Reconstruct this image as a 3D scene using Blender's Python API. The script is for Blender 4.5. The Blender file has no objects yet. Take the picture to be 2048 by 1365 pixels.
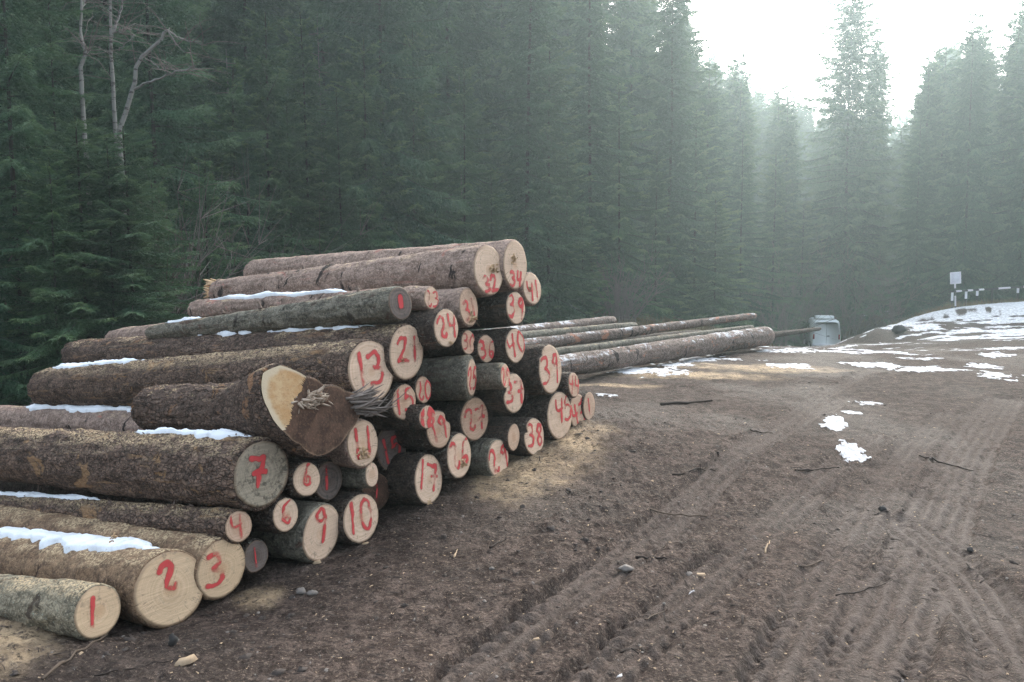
import bpy, math, random
import numpy as np
from mathutils import Matrix, Vector
R = math.radians
scene = bpy.context.scene
col = scene.collection
# ------------------------------------------------------------------ camera
F = 1550.0                      # focal length in photo pixels (2048 wide)
PITCH = math.atan((682.5 - 540.0) / F)
CAMZ = 1.65
cd = bpy.data.cameras.new('camera')
cd.sensor_width = 36.0
cd.lens = 36.0 * F / 2048.0
cd.clip_start, cd.clip_end = 0.05, 3000.0
cam = bpy.data.objects.new('camera', cd)
cam.location = (0, 0, CAMZ)
cam.rotation_euler = (R(90) - PITCH, 0, 0)
col.objects.link(cam)
scene.camera = cam
# ------------------------------------------------------------------ sky and sun (hazy overcast, sun low behind the trees ahead right)
SUN_EL, SUN_AZ = R(30), R(20)          # azimuth measured from +Y towards +X
w = bpy.data.worlds.new('World'); scene.world = w; w.use_nodes = True
wt = w.node_tree; wt.nodes.clear()
sky = wt.nodes.new('ShaderNodeTexSky'); sky.sky_type = 'NISHITA'; sky.sun_disc = False
sky.sun_elevation = SUN_EL; sky.sun_rotation = SUN_AZ
sky.dust_density = 4.0; sky.air_density = 1.0; sky.ozone_density = 1.0
hs = wt.nodes.new('ShaderNodeHueSaturation'); hs.inputs['Saturation'].default_value = 0.48
bgn = wt.nodes.new('ShaderNodeBackground'); bgn.inputs['Strength'].default_value = 0.15
wo = wt.nodes.new('ShaderNodeOutputWorld')
wt.links.new(sky.outputs[0], hs.inputs['Color']); wt.links.new(hs.outputs[0], bgn.inputs['Color']); wt.links.new(bgn.outputs[0], wo.inputs['Surface'])
sl = bpy.data.lights.new('sun', 'SUN'); sl.energy = 0.7; sl.angle = R(14); sl.color = (1.0, 0.95, 0.87)
so = bpy.data.objects.new('sun', sl); col.objects.link(so)
sd = Vector((math.sin(SUN_AZ) * math.cos(SUN_EL), math.cos(SUN_AZ) * math.cos(SUN_EL), math.sin(SUN_EL)))
so.rotation_euler = sd.to_track_quat('Z', 'Y').to_euler(); so.location = (0, 0, 30)
vs = scene.view_settings
vs.view_transform = 'Standard'; vs.look = 'None'; vs.gamma = 1.0; vs.use_curve_mapping = False
vs.exposure = 2.3
scene.cycles.use_denoising = True; scene.cycles.denoising_prefilter = 'NONE'
try: scene.cycles.denoiser = 'OPENIMAGEDENOISE'
except Exception: pass
scene.cycles.max_bounces = 6; scene.cycles.transparent_max_bounces = 12
scene.cycles.volume_bounces = 0; scene.cycles.diffuse_bounces = 3
HAZE = 0.0027

# ------------------------------------------------------------------ helpers
rnd = random.Random(7)
rng = np.random.default_rng(11)

def ray(px, py):
    """direction of a photo pixel in world space (unit depth along the view axis)"""
    x = (px - 1024.0) / F; y = -(py - 682.5) / F
    c, s = math.cos(PITCH), math.sin(PITCH)
    return Vector((x, c + y * s, -s + y * c))
CAM = Vector((0, 0, CAMZ))
def on_z(px, py, z=0.0):
    d = ray(px, py); return CAM + d * ((z - CAMZ) / d.z)
def on_plane(px, py, p, n):
    d = ray(px, py); return CAM + d * ((p - CAM).dot(n) / d.dot(n))
def at_y(px, py, Y):
    d = ray(px, py); return CAM + d * (Y / d.y)

def _hash(ix, iy, iz, seed):
    h = (ix.astype(np.int64) * 374761393 + iy.astype(np.int64) * 668265263 + iz.astype(np.int64) * 2147483647 + seed * 974634541) & 0xFFFFFFFF
    h = ((h ^ (h >> 13)) * 1274126177) & 0xFFFFFFFF
    h = (h ^ (h >> 16)) & 0xFFFFFFFF
    h = (h * 2246822519) & 0xFFFFFFFF
    return ((h ^ (h >> 15)) & 0xFFFFFF) / float(0xFFFFFF) * 2.0 - 1.0
def vnoise(x, y, z=None, seed=0):
    x = np.asarray(x, float); y = np.asarray(y, float)
    z = np.zeros_like(x) if z is None else np.asarray(z, float)
    x0, y0, z0 = np.floor(x), np.floor(y), np.floor(z)
    fx, fy, fz = x - x0, y - y0, z - z0
    fx, fy, fz = [f * f * f * (f * (f * 6 - 15) + 10) for f in (fx, fy, fz)]
    r = 0
    for dx in (0, 1):
        for dy in (0, 1):
            for dz in (0, 1):
                wgt = (fx if dx else 1 - fx) * (fy if dy else 1 - fy) * (fz if dz else 1 - fz)
                r = r + wgt * _hash(x0 + dx, y0 + dy, z0 + dz, seed)
    return r
def fbm(x, y, z=None, oct=4, seed=0, gain=0.5):
    a, s, r = 1.0, 0.0, 0
    f = 1.0
    for o in range(oct):
        r = r + a * vnoise(np.asarray(x) * f + 17.3 * o, np.asarray(y) * f - 9.1 * o, None if z is None else np.asarray(z) * f + 3.7 * o, seed + o)
        s += a; a *= gain; f *= 2.03
    return r / s
def sstep(a, b, x):
    t = np.clip((np.asarray(x, float) - a) / (b - a), 0, 1); return t * t * (3 - 2 * t)

def mesh(name, v, f, mats=(), smooth=True, attrs=None, midx=None):
    """v (N,3); f an (M,k) array or a list of such arrays"""
    me = bpy.data.meshes.new(name)
    v = np.asarray(v, np.float32)
    fl = f if isinstance(f, list) else [f]
    fl = [np.asarray(q, np.int32) for q in fl if len(q)]
    me.vertices.add(len(v)); me.vertices.foreach_set('co', v.ravel())
    loops = np.concatenate([q.ravel() for q in fl])
    sizes = np.concatenate([np.full(len(q), q.shape[1], np.int32) for q in fl])
    starts = np.concatenate([[0], np.cumsum(sizes)[:-1]]).astype(np.int32)
    me.loops.add(len(loops)); me.loops.foreach_set('vertex_index', loops)
    me.polygons.add(len(sizes)); me.polygons.foreach_set('loop_start', starts)
    if smooth: me.polygons.foreach_set('use_smooth', np.ones(len(sizes), bool))
    for m in (mats if isinstance(mats, (list, tuple)) else [mats]): me.materials.append(m)
    if midx is not None: me.polygons.foreach_set('material_index', np.asarray(midx, np.int32))
    me.update(calc_edges=True)
    for k, a in (attrs or {}).items():
        at = me.attributes.new(k, 'FLOAT', 'POINT'); at.data.foreach_set('value', np.asarray(a, np.float32))
    me.validate(clean_customdata=False)
    return me
def obj(name, me, parent=None, loc=None, rot=None):
    o = bpy.data.objects.new(name, me); col.objects.link(o)
    if parent is not None: o.parent = parent
    if loc is not None: o.location = loc
    if rot is not None: o.rotation_euler = rot
    return o
def tag(o, label=None, cat=None, group=None, kind=None):
    if label: o['label'] = label
    if cat: o['category'] = cat
    if group: o['group'] = group
    if kind: o['kind'] = kind
    return o
def grid_faces(nu, nv, wrap_v=False):
    """quads of an (nu, nv) vertex grid"""
    i = np.arange(nu - 1)[:, None]; j = np.arange(nv if wrap_v else nv - 1)[None, :]
    a = i * nv + j; b = i * nv + (j + 1) % nv
    return np.stack([a, b, b + nv, a + nv], -1).reshape(-1, 4)

class Geo:
    """collects pieces of geometry for one mesh"""
    def __init__(s): s.v = []; s.q = []; s.t = []; s.n = 0
    def add(s, v, q=None, t=None):
        v = np.asarray(v, float).reshape(-1, 3)
        if q is not None and len(q): s.q.append(np.asarray(q, int) + s.n)
        if t is not None and len(t): s.t.append(np.asarray(t, int) + s.n)
        s.v.append(v); s.n += len(v)
    def box(s, c, size, rotz=0.0, taper=1.0, M=None):
        x, y, z = [k / 2 for k in size]
        p = np.array([(-x, -y, -z), (x, -y, -z), (x, y, -z), (-x, y, -z), (-x * taper, -y * taper, z), (x * taper, -y * taper, z), (x * taper, y * taper, z), (-x * taper, y * taper, z)])
        cz, sz = math.cos(rotz), math.sin(rotz)
        p = np.stack([p[:, 0] * cz - p[:, 1] * sz, p[:, 0] * sz + p[:, 1] * cz, p[:, 2]], 1) + np.asarray(c)
        s.add(p, [(3, 2, 1, 0), (4, 5, 6, 7), (0, 1, 5, 4), (1, 2, 6, 5), (2, 3, 7, 6), (3, 0, 4, 7)])
    def tube(s, pts, rad, n=8, caps=True):
        pts = np.asarray(pts, float); rad = np.broadcast_to(np.asarray(rad, float), (len(pts),))
        t = np.gradient(pts, axis=0); t /= np.linalg.norm(t, axis=1)[:, None] + 1e-9
        up = np.array([0, 0, 1.0]) if abs(t[0, 2]) < 0.9 else np.array([1.0, 0, 0])
        a = np.cross(t, up); a /= np.linalg.norm(a, axis=1)[:, None] + 1e-9
        b = np.cross(t, a)
        th = np.arange(n) / n * 2 * math.pi
        v = pts[:, None] + rad[:, None, None] * (np.cos(th)[None, :, None] * a[:, None] + np.sin(th)[None, :, None] * b[:, None])
        m = len(pts)
        s.add(v.reshape(-1, 3), grid_faces(m, n, True)[:, ::-1])
        if caps:
            o = s.n - m * n
            for base, c in ((o, pts[0]), (o + (m - 1) * n, pts[-1])):
                k = s.n; s.add([c])
                s.t.append(np.array([(base + i, base + (i + 1) % n, k) for i in range(n)]))
    def build(s, name, mats, smooth=True):
        fs = []
        if s.q: fs.append(np.concatenate(s.q))
        if s.t: fs.append(np.concatenate(s.t))
        return mesh(name, np.concatenate(s.v), fs, mats, smooth)

# ------------------------------------------------------------------ materials
class Mat:
    def __init__(s, name):
        s.m = bpy.data.materials.new(name); s.m.use_nodes = True; s.t = s.m.node_tree; s.t.nodes.clear()
        s.out = s.t.nodes.new('ShaderNodeOutputMaterial')
    def n(s, typ, props=None, **ins):
        nd = s.t.nodes.new('ShaderNode' + typ)
        for k, v in (props or {}).items(): setattr(nd, k, v)
        for k, v in ins.items():
            key = int(k[1:]) if k[0] == 'i' and k[1:].isdigit() else k.replace('_', ' ')
            sk = nd.inputs[key]
            if isinstance(v, bpy.types.NodeSocket): s.t.links.new(v, sk)
            elif isinstance(v, (tuple, list)) and len(v) == 3 and len(getattr(sk, 'default_value', v)) == 4: sk.default_value = (*v, 1)
            else: sk.default_value = v
        return nd.outputs
    def math(s, op, a, b=0.0, clamp=False): return s.n('Math', dict(operation=op, use_clamp=clamp), i0=a, i1=b)[0]
    def mix(s, f, a, b, mode='MIX'): return s.n('MixRGB', dict(blend_type=mode), Fac=f, Color1=a, Color2=b)[0]
    def ramp(s, f, lo, hi, a=0.0, b=1.0): return s.n('MapRange', dict(interpolation_type='SMOOTHSTEP'), i0=f, i1=lo, i2=hi, i3=a, i4=b)[0]
    def coord(s, kind='Object', scale=(1, 1, 1), rot=(0, 0, 0)):
        c = s.n('TexCoord')[kind]
        return s.n('Mapping', Vector=c, Scale=scale, Rotation=rot)[0]
    def noise(s, vec, scale, detail=4.0, rough=0.55, dist=0.0): return s.n('TexNoise', Vector=vec, Scale=scale, Detail=detail, Roughness=rough, Distortion=dist)[0]
    def attr(s, name): return s.n('Attribute', dict(attribute_name=name))['Fac']
    def rand(s): return s.n('ObjectInfo')['Random']
    def bump(s, h, strength=0.5, dist=0.01, nrm=None):
        k = dict(Height=h, Strength=strength, Distance=dist)
        if nrm is not None: k['Normal'] = nrm
        return s.n('Bump', **k)[0]
    def bsdf(s, color, rough=0.8, normal=None, spec=0.3, **kw):
        k = dict(Base_Color=color, Roughness=rough, **kw)
        if normal is not None: k['Normal'] = normal
        o = s.n('BsdfPrincipled', **k)
        s.t.nodes[-1].inputs['Specular IOR Level'].default_value = spec
        return o[0]
    def done(s, sh): s.t.links.new(sh, s.out.inputs['Surface']); return s.m

def bark_material(name, c1, c2, cpatch, patch=0.5, flake=1.0, scars=0.0, dust=0.0, lichen=0.0, relief=0.012, frost=0.0):
    m = Mat(name)
    P = m.coord(); r = m.rand()
    off = m.n('Vectormath' if False else 'VectorMath', dict(operation='ADD'), i0=P, i1=m.n('CombineXYZ', X=m.math('MULTIPLY', r, 37.0), Y=m.math('MULTIPLY', r, 11.0))[0])[0]
    warp = m.n('VectorMath', dict(operation='ADD'), i0=off, i1=m.n('VectorMath', dict(operation='SCALE'), i0=m.n('TexNoise', Vector=off, Scale=14.0, Detail=3.0)[1], i3=0.05)[0])[0]
    vor = m.n('TexVoronoi', dict(feature='DISTANCE_TO_EDGE'), Vector=m.n('VectorMath', dict(operation='MULTIPLY'), i0=warp, i1=(0.6, 1, 1))[0], Scale=42.0)[0]
    cell = m.n('TexVoronoi', Vector=m.n('VectorMath', dict(operation='MULTIPLY'), i0=warp, i1=(0.6, 1, 1))[0], Scale=42.0)[1]
    big = m.noise(off, 2.6, 5, 0.6)
    fine = m.noise(off, 70.0, 4, 0.65)
    mid = m.noise(off, 13.0, 5, 0.62, 0.4)
    color = m.mix(m.ramp(mid, 0.40, 0.62), c1, c2)
    color = m.mix(0.40, color, m.mix(m.n('SeparateColor', Color=cell)[0], tuple(k * .7 for k in c1), tuple(k * 1.3 for k in c2)))
    color = m.mix(m.math('MULTIPLY', m.ramp(fine, 0.55, 0.63), 0.5), color, tuple(k * 1.7 for k in c2))
    color = m.mix(m.math('MULTIPLY', m.ramp(fine, 0.46, 0.38), 0.55), color, tuple(k * 0.4 for k in c1))
    color = m.mix(m.math('MULTIPLY', m.ramp(vor, 0.0, 0.11, 1.0, 0.0), 0.6 * min(1, flake)), color, tuple(k * 0.35 for k in c1))
    # scraped patches: inner bark shows
    pm = m.ramp(m.noise(m.n('VectorMath', dict(operation='MULTIPLY'), i0=off, i1=(0.7, 1, 1))[0], 5.2, 6, 0.66, 0.6), 0.66 - 0.11 * patch, 0.70 - 0.09 * patch)
    color = m.mix(pm, color, m.mix(fine, cpatch, tuple(k * 0.55 for k in cpatch)))
    scr = m.noise(m.n('VectorMath', dict(operation='MULTIPLY'), i0=off, i1=(1.6, 26, 26))[0], 1.0, 4, 0.7)
    color = m.mix(m.math('MULTIPLY', m.math('MULTIPLY', m.ramp(scr, 0.57, 0.63), m.ramp(big, 0.46, 0.56)), 0.6), color, tuple(k * .8 for k in cpatch))
    h = m.math('ADD', m.math('MULTIPLY', m.ramp(vor, 0.0, 0.16), flake), m.math('ADD', m.math('MULTIPLY', mid, 1.3), m.math('MULTIPLY', fine, 0.5)))
    h = m.math('SUBTRACT', h, m.math('MULTIPLY', pm, 0.8))
    if scars:
        ring = m.noise(m.n('VectorMath', dict(operation='MULTIPLY'), i0=off, i1=(3.2, 1.1, 1.1))[0], 3.1, 4, 0.6, 0.5)
        sm = m.math('MULTIPLY', m.ramp(ring, 0.60, 0.66), scars)
        color = m.mix(sm, color, (0.035, 0.026, 0.023)); h = m.math('ADD', h, m.math('MULTIPLY', sm, 1.2))
    if lichen:
        lm = m.math('MULTIPLY', m.ramp(m.noise(off, 38.0, 5, 0.7), 0.60, 0.66), lichen)
        color = m.mix(lm, color, (0.30, 0.33, 0.27))
    g = m.n('NewGeometry')
    nz = m.n('SeparateXYZ', Vector=g['Normal'])[2]
    if dust:
        nn = m.math('ADD', m.math('MULTIPLY', m.noise(off, 9.0, 5, 0.7), 0.9), m.math('MULTIPLY', big, 0.55))
        dm = m.math('MULTIPLY', m.ramp(nz, 0.50, 0.98), m.ramp(nn, 0.78 - 0.17 * dust, 0.90 - 0.15 * dust))
        dm = m.math('MULTIPLY', dm, m.ramp(m.noise(off, 75.0, 4, 0.7), 0.44, 0.58))
        color = m.mix(dm, color, m.mix(fine, (0.46, 0.33, 0.19), (0.62, 0.48, 0.31)))
    if frost:
        fm = m.math('MULTIPLY', m.ramp(nz, 0.25, 0.85), m.ramp(m.math('ADD', m.math('MULTIPLY', big, .7), m.math('MULTIPLY', m.noise(off, 16.0, 5, .7), .5)), 0.62, 0.72))
        color = m.mix(m.math('MULTIPLY', fm, frost), color, (0.62, 0.63, 0.66))
    nrm = m.bump(h, 0.9, relief)
    return m.done(m.bsdf(color, 0.86, nrm, 0.22))

M_bark = dict(
    flaky=bark_material('bark_flaky', (0.060, 0.041, 0.033), (0.185, 0.124, 0.094), (0.42, 0.23, 0.13), 0.45, 1.0, 0.0, 0.35),
    flaky_dust=bark_material('bark_flaky_dusty', (0.062, 0.042, 0.033), (0.200, 0.132, 0.098), (0.40, 0.24, 0.13), 0.6, 1.0, 0.0, 1.15),
    red=bark_material('bark_reddish', (0.17, 0.116, 0.092), (0.32, 0.232, 0.188), (0.40, 0.19, 0.15), 0.35, 0.25, 1.0, 0.1, 0.0, 0.006),
    frosty=bark_material('bark_frosty', (0.10, 0.074, 0.062), (0.25, 0.19, 0.160), (0.46, 0.22, 0.14), 0.55, 0.7, 1.0, 0.0, 0.0, 0.009, 0.9),
    grey=bark_material('bark_grey_green', (0.080, 0.072, 0.056), (0.20, 0.178, 0.140), (0.13, 0.08, 0.06), 0.45, 0.35, 0.8, 0.1, 0.5, 0.007),
    peeled=bark_material('bark_peeled', (0.125, 0.078, 0.050), (0.25, 0.160, 0.098), (0.10, 0.065, 0.05), 0.5, 0.3, 0.3, 0.95, 0.0, 0.006),
    pale=bark_material('bark_pale_grey', (0.13, 0.110, 0.078), (0.30, 0.255, 0.180), (0.10, 0.075, 0.055), 0.4, 0.4, 0.4, 1.0, 0.7, 0.006),
    dark=bark_material('bark_dark_shaded', (0.040, 0.030, 0.025), (0.105, 0.078, 0.062), (0.2, 0.12, 0.08), 0.1, 0.8, 0.4, 0.0, 0.3),  # shade among the stacked logs is put into this dark tone
)
def wood_material(name, c1, c2, dirt=0.35, dirtc=(0.16, 0.12, 0.09), weather=0.0):
    m = Mat(name); P = m.coord(); r = m.rand()
    off = m.n('VectorMath', dict(operation='ADD'), i0=P, i1=m.n('CombineXYZ', X=m.math('MULTIPLY', r, 53.0))[0])[0]
    xyz = m.n('SeparateXYZ', Vector=P)
    wob = m.noise(off, 7.0, 3, 0.5)
    rr = m.math('SQRT', m.math('ADD', m.math('POWER', m.math('ABSOLUTE', xyz[1]), 2.0), m.math('POWER', m.math('ABSOLUTE', xyz[2]), 2.0)))
    rr = m.math('ADD', rr, m.math('MULTIPLY', wob, 0.03))
    ring = m.n('TexNoise', dict(noise_dimensions='1D'), W=m.math('ADD', rr, r), Scale=75.0, Detail=3.0, Roughness=0.7)[0]
    saw = m.noise(m.n('Mapping', Vector=off, Rotation=(0.5, 0, 0), Scale=(1, 6, 120))[0], 1.0, 3, 0.6)
    color = m.mix(m.math('MULTIPLY_ADD' if False else 'MULTIPLY', m.ramp(ring, 0.3, 0.7), m.ramp(rr, 0.012, 0.05)), c1, c2)
    color = m.mix(m.math('MULTIPLY', m.ramp(saw, 0.52, 0.66), 0.35), color, tuple(min(.8, k * 1.22) for k in c2))
    color = m.mix(m.math('MULTIPLY', m.ramp(saw, 0.46, 0.36), 0.25), color, tuple(k * .6 for k in c1))
    color = m.mix(m.math('MULTIPLY', m.ramp(m.math('ADD', rr, m.math('MULTIPLY', m.noise(off, 12.0, 3, .6), .05)), 0.095, 0.05), 0.42), color, tuple(k * f for k, f in zip(c1, (.88, .72, .62))))
    color = m.mix(m.math('MULTIPLY', m.ramp(m.noise(off, 3.4, 4, 0.6), 0.45, 0.75), 0.30), color, tuple(k * 0.72 for k in c1))
    rad = m.attr('rim')
    color = m.mix(m.math('MULTIPLY', m.ramp(rad, 0.90, 0.985), 0.55), color, (0.20, 0.125, 0.075))
    dn = m.math('MULTIPLY', m.ramp(m.noise(off, 26.0, 6, 0.75), 0.60 - 0.12 * dirt, 0.70 - 0.08 * dirt), m.ramp(m.noise(off, 4.6, 3, 0.5), 0.58 - 0.25 * dirt, 0.75 - 0.2 * dirt))
    color = m.mix(m.math('MULTIPLY', dn, 0.85), color, dirtc)
    # radial drying cracks
    ang = m.math('ARCTAN2', xyz[1], xyz[2])
    ck = m.n('TexNoise', dict(noise_dimensions='2D'), Vector=m.n('CombineXYZ', X=m.math('MULTIPLY', ang, 5.0), Y=m.math('ADD', m.math('MULTIPLY', rr, 2.2), m.math('MULTIPLY', r, 40.0)))[0], Scale=1.6, Detail=1.0)[0]
    ckm = m.math('MULTIPLY', m.ramp(m.math('ABSOLUTE', m.math('SUBTRACT', ck, 0.5)), 0.0, 0.016, 1.0, 0.0), m.ramp(wob, 0.47, 0.55))
    color = m.mix(m.math('MULTIPLY', ckm, 0.7), color, (0.13, 0.08, 0.05))
    h = m.math('ADD', m.math('MULTIPLY', saw, 1.0), m.math('MULTIPLY', m.noise(off, 60.0, 4, 0.6), 0.4))
    return m.done(m.bsdf(color, 0.72, m.bump(h, 0.45, 0.004), 0.3))
M_wood = dict(
    fresh=wood_material('sawn_wood', (0.585, 0.405, 0.285), (0.685, 0.500, 0.370), 0.5),
    warm=wood_material('sawn_wood_warm', (0.575, 0.395, 0.245), (0.665, 0.475, 0.308), 0.55),
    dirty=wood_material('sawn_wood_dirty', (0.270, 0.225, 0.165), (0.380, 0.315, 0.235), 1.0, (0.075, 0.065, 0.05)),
    old=wood_material('sawn_wood_old_shaded', (0.105, 0.082, 0.072), (0.180, 0.140, 0.120), 0.8, (0.05, 0.045, 0.04)),  # weathered, dirty ends; on set-back logs the shade is painted in too
    pink=wood_material('sawn_wood_pinkish', (0.460, 0.300, 0.205), (0.570, 0.390, 0.280), 0.4),
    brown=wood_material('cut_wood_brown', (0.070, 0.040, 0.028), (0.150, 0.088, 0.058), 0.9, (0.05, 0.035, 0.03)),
    tan=wood_material('cut_wood_tan', (0.50, 0.300, 0.145), (0.560, 0.360, 0.190), 0.5, (0.22, 0.11, 0.05)),
)
def splinter_material(name, c1, c2):
    m = Mat(name); P = m.coord()
    nz = m.noise(P, 45.0, 4, 0.6)
    return m.done(m.bsdf(m.mix(nz, c1, c2), 0.8, m.bump(nz, 0.5, 0.004), 0.2))
def torn_material(name, c1, c2, c3, rimc, lo):
    m = Mat(name); P = m.coord(); n1 = m.noise(P, 11.0, 5, .65); n2 = m.noise(P, 70.0, 4, .7); rim = m.attr('rim')
    c = m.mix(m.ramp(n1, .40, .62), c1, c2); c = m.mix(m.math('MULTIPLY', m.ramp(n2, .54, .62), .5), c, c3)
    c = m.mix(m.ramp(m.math('ADD', rim, m.math('MULTIPLY', n1, .12)), lo, lo + .08), c, rimc)
    return m.done(m.bsdf(c, .8, m.bump(m.math('ADD', n1, n2), .6, .008), .2))
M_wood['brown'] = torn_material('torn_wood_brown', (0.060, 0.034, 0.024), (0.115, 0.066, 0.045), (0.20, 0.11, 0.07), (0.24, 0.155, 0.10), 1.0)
M_wood['tan'] = torn_material('scarf_wood_tan', (0.50, 0.29, 0.135), (0.58, 0.39, 0.215), (0.36, 0.19, 0.09), (0.60, 0.47, 0.32), .93)
M_splinter = splinter_material('splintered_wood', (0.42, 0.25, 0.13), (0.72, 0.53, 0.34))
M_splinter_grey = splinter_material('weathered_fibres', (0.105, 0.085, 0.075), (0.27, 0.22, 0.19))
M_flake = splinter_material('bark_flake', (0.06, 0.042, 0.035), (0.2, 0.14, 0.11))
def paint_material():
    m = Mat('red_spray_paint'); P = m.coord()
    a = m.attr('paint')
    nz = m.noise(P, 60.0, 4, 0.65)
    al = m.math('MULTIPLY', m.ramp(m.math('ADD', a, m.math('MULTIPLY', m.math('SUBTRACT', nz, 0.5), 0.35)), 0.08, 0.85), 0.86)
    sh = m.bsdf(m.mix(nz, (0.56, 0.040, 0.048), (0.66, 0.085, 0.085)), 0.6, None, 0.25)
    tr = m.n('BsdfTransparent')[0]
    return m.done(m.n('MixShader', i0=al, i1=tr, i2=sh)[0])
M_paint = paint_material()
def snow_material():
    m = Mat('snow'); P = m.coord()
    nz = m.noise(P, 45.0, 6, 0.75); n2 = m.noise(P, 9.0, 5, 0.65)
    c = m.mix(m.ramp(n2, 0.45, 0.75), (0.82, 0.85, 0.90), (0.62, 0.64, 0.68))
    c = m.mix(m.math('MULTIPLY', m.ramp(nz, 0.62, 0.70), .6), c, (0.25, 0.20, 0.16))
    return m.done(m.bsdf(c, 0.6, m.bump(nz, 0.5, 0.008), 0.3))
M_snow = snow_material()

# ------------------------------------------------------------------ where the log pile stands
# the pile's front runs along a line on the ground, the logs lie behind it
A2 = at_y(340, 1178, 3.6); A45 = at_y(1119, 832, 6.4)
AX = Vector((-0.85, 0.527, 0)).normalized()             # direction of the logs, away from their numbered ends
fl = Vector((A45.x - A2.x, A45.y - A2.y, 0)).normalized()
FN = Vector((fl.y, -fl.x, 0))                            # normal of the pile's front, towards the road
FP = Vector((A2.x, A2.y, 0))
def front(px, py, back=0.0): return on_plane(px, py, FP + AX * back, FN)

# ------------------------------------------------------------------ terrain
anchors = []
for px, py, bk in ((60, 1290, 0), (195, 1279, 0), (340, 1254, 0), (443, 1202, 0), (640, 1130, 0), (722, 1092, 0), (857, 1012, 0), (996, 958, 0), (1068, 916, 0), (1119, 884, 0), (1178, 846, 0)):
    p = front(px, py, bk); anchors.append((p.x, p.y, p.z))
    for d in (2.2, 4.6, 7.5):
        q = p + AX * d; anchors.append((q.x, q.y, p.z - 0.115 * d - 0.02))
anchors += [(0, 0, 0), (-1.2, 0.5, 0), (1.5, 0.5, 0), (-1.3, 2.2, 0.0), (0, 2.5, 0.0), (2, 3, 0), (4, 3, 0.02), (0.4, 4.2, 0.03), (3, 6, 0.03), (1.9, 5.0, 0.02), (6, 6, 0.06), (2.2, 8.5, 0.10), (1.0, 8.2, 0.16),
            (1.09, 12, 0.0), (4.9, 16, 0), (7, 12, 0.05), (10, 10, 0.1), (0, -6, 0), (8, -6, 0.2), (-8, -6, -0.3), (14, 2, 0.3), (-6, 1, -0.3)]
for px, py, Y in ((1560, 696, 22), (1640, 700, 25), (1600, 697, 25), (1655, 712, 30), (1620, 712, 31), (1690, 705, 30), (1655, 735, 36), (1700, 690, 27), (1560, 705, 30), (1800, 700, 22), (1900, 690, 22), (2048, 690, 21), (1800, 648, 33), (1750, 660, 31), (1907, 613, 42), (1850, 628, 38), (2048, 604, 40), (2120, 600, 40), (1980, 640, 33), (1850, 633, 41), (1800, 648, 37), (1950, 613, 41), (1880, 642, 34), (1950, 652, 31), (2048, 640, 32), (1850, 660, 30), (1180, 636, 33), (1300, 650, 32), (1000, 650, 30), (1450, 660, 36), (1720, 618, 62), (1760, 630, 56)):
    p = at_y(px, py, Y); anchors.append((p.x, p.y, p.z))
anchors += [(19.5, 48, -3.5), (21.5, 51, -3.5), (17, 44, -3.2), (17, 56, -3.2), (24, 56, -3.0), (27, 62, -2.2), (22, 68, -2.5), (33, 52, -0.6), (40, 58, 3), (36, 40, 0.6), (30, 30, 0.3), (26, 20, 0.4),
            (14, 60, -1.5), (8, 50, 0.5), (0, 42, 0.8), (-6, 36, 0.5), (-12, 18, -0.9), (-16, 12, -1.1), (-20, 22, 0.2), (-30, 34, 4), (-14, 44, 4), (-40, 20, 4), (-24, 60, 13), (0, 62, 6), (14, 72, 2), (-50, 50, 15), (45, 45, 6), (50, 70, 12), (40, 75, 6)]
AN = np.array(anchors)
def _tps(r2): return np.where(r2 > 1e-12, 0.5 * r2 * np.log(np.maximum(r2, 1e-12)), 0.0)
nA = len(AN)
K = _tps(((AN[:, None, :2] - AN[None, :, :2]) ** 2).sum(-1)) + np.eye(nA) * 0.12
Pm = np.concatenate([np.ones((nA, 1)), AN[:, :2]], 1)
Wt = np.linalg.solve(np.block([[K, Pm], [Pm.T, np.zeros((3, 3))]]), np.concatenate([AN[:, 2], np.zeros(3)]))
def far_z(x, y):
    ax = np.array([0.42, 0.907]); s = x * 0.907 - y * 0.42 + 2.0; t = x * ax[0] + y * ax[1]
    left = np.maximum(0, -s - 10); right = np.maximum(0, s - 14)
    z = -3.0 + 0.42 * left * np.clip(60 / (left + 60), 0, 1) * 1.6 + 0.40 * right * np.clip(50 / (right + 50), 0, 1) * 1.6
    z = z + 0.28 * np.maximum(0, t - 80) * np.clip(160 / (np.maximum(0, t - 80) + 160), 0, 1) * 1.4
    return z
def base_z(x, y):
    x = np.asarray(x, float); y = np.asarray(y, float)
    shp = x.shape; x = x.ravel(); y = y.ravel()
    r = np.hypot(x, y - 10)
    z = np.zeros_like(x)
    near = r < 85
    if near.any():
        xn, yn = x[near], y[near]
        zz = Wt[nA] + Wt[nA + 1] * xn + Wt[nA + 2] * yn
        for i in range(nA): zz = zz + Wt[i] * _tps((xn - AN[i, 0]) ** 2 + (yn - AN[i, 1]) ** 2)
        z[near] = zz
    k = sstep(48, 82, r)
    return (z * (1 - k) + far_z(x, y) * k).reshape(shp)
def gz(x, y): return float(base_z(np.array([x]), np.array([y]))[0])

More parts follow.
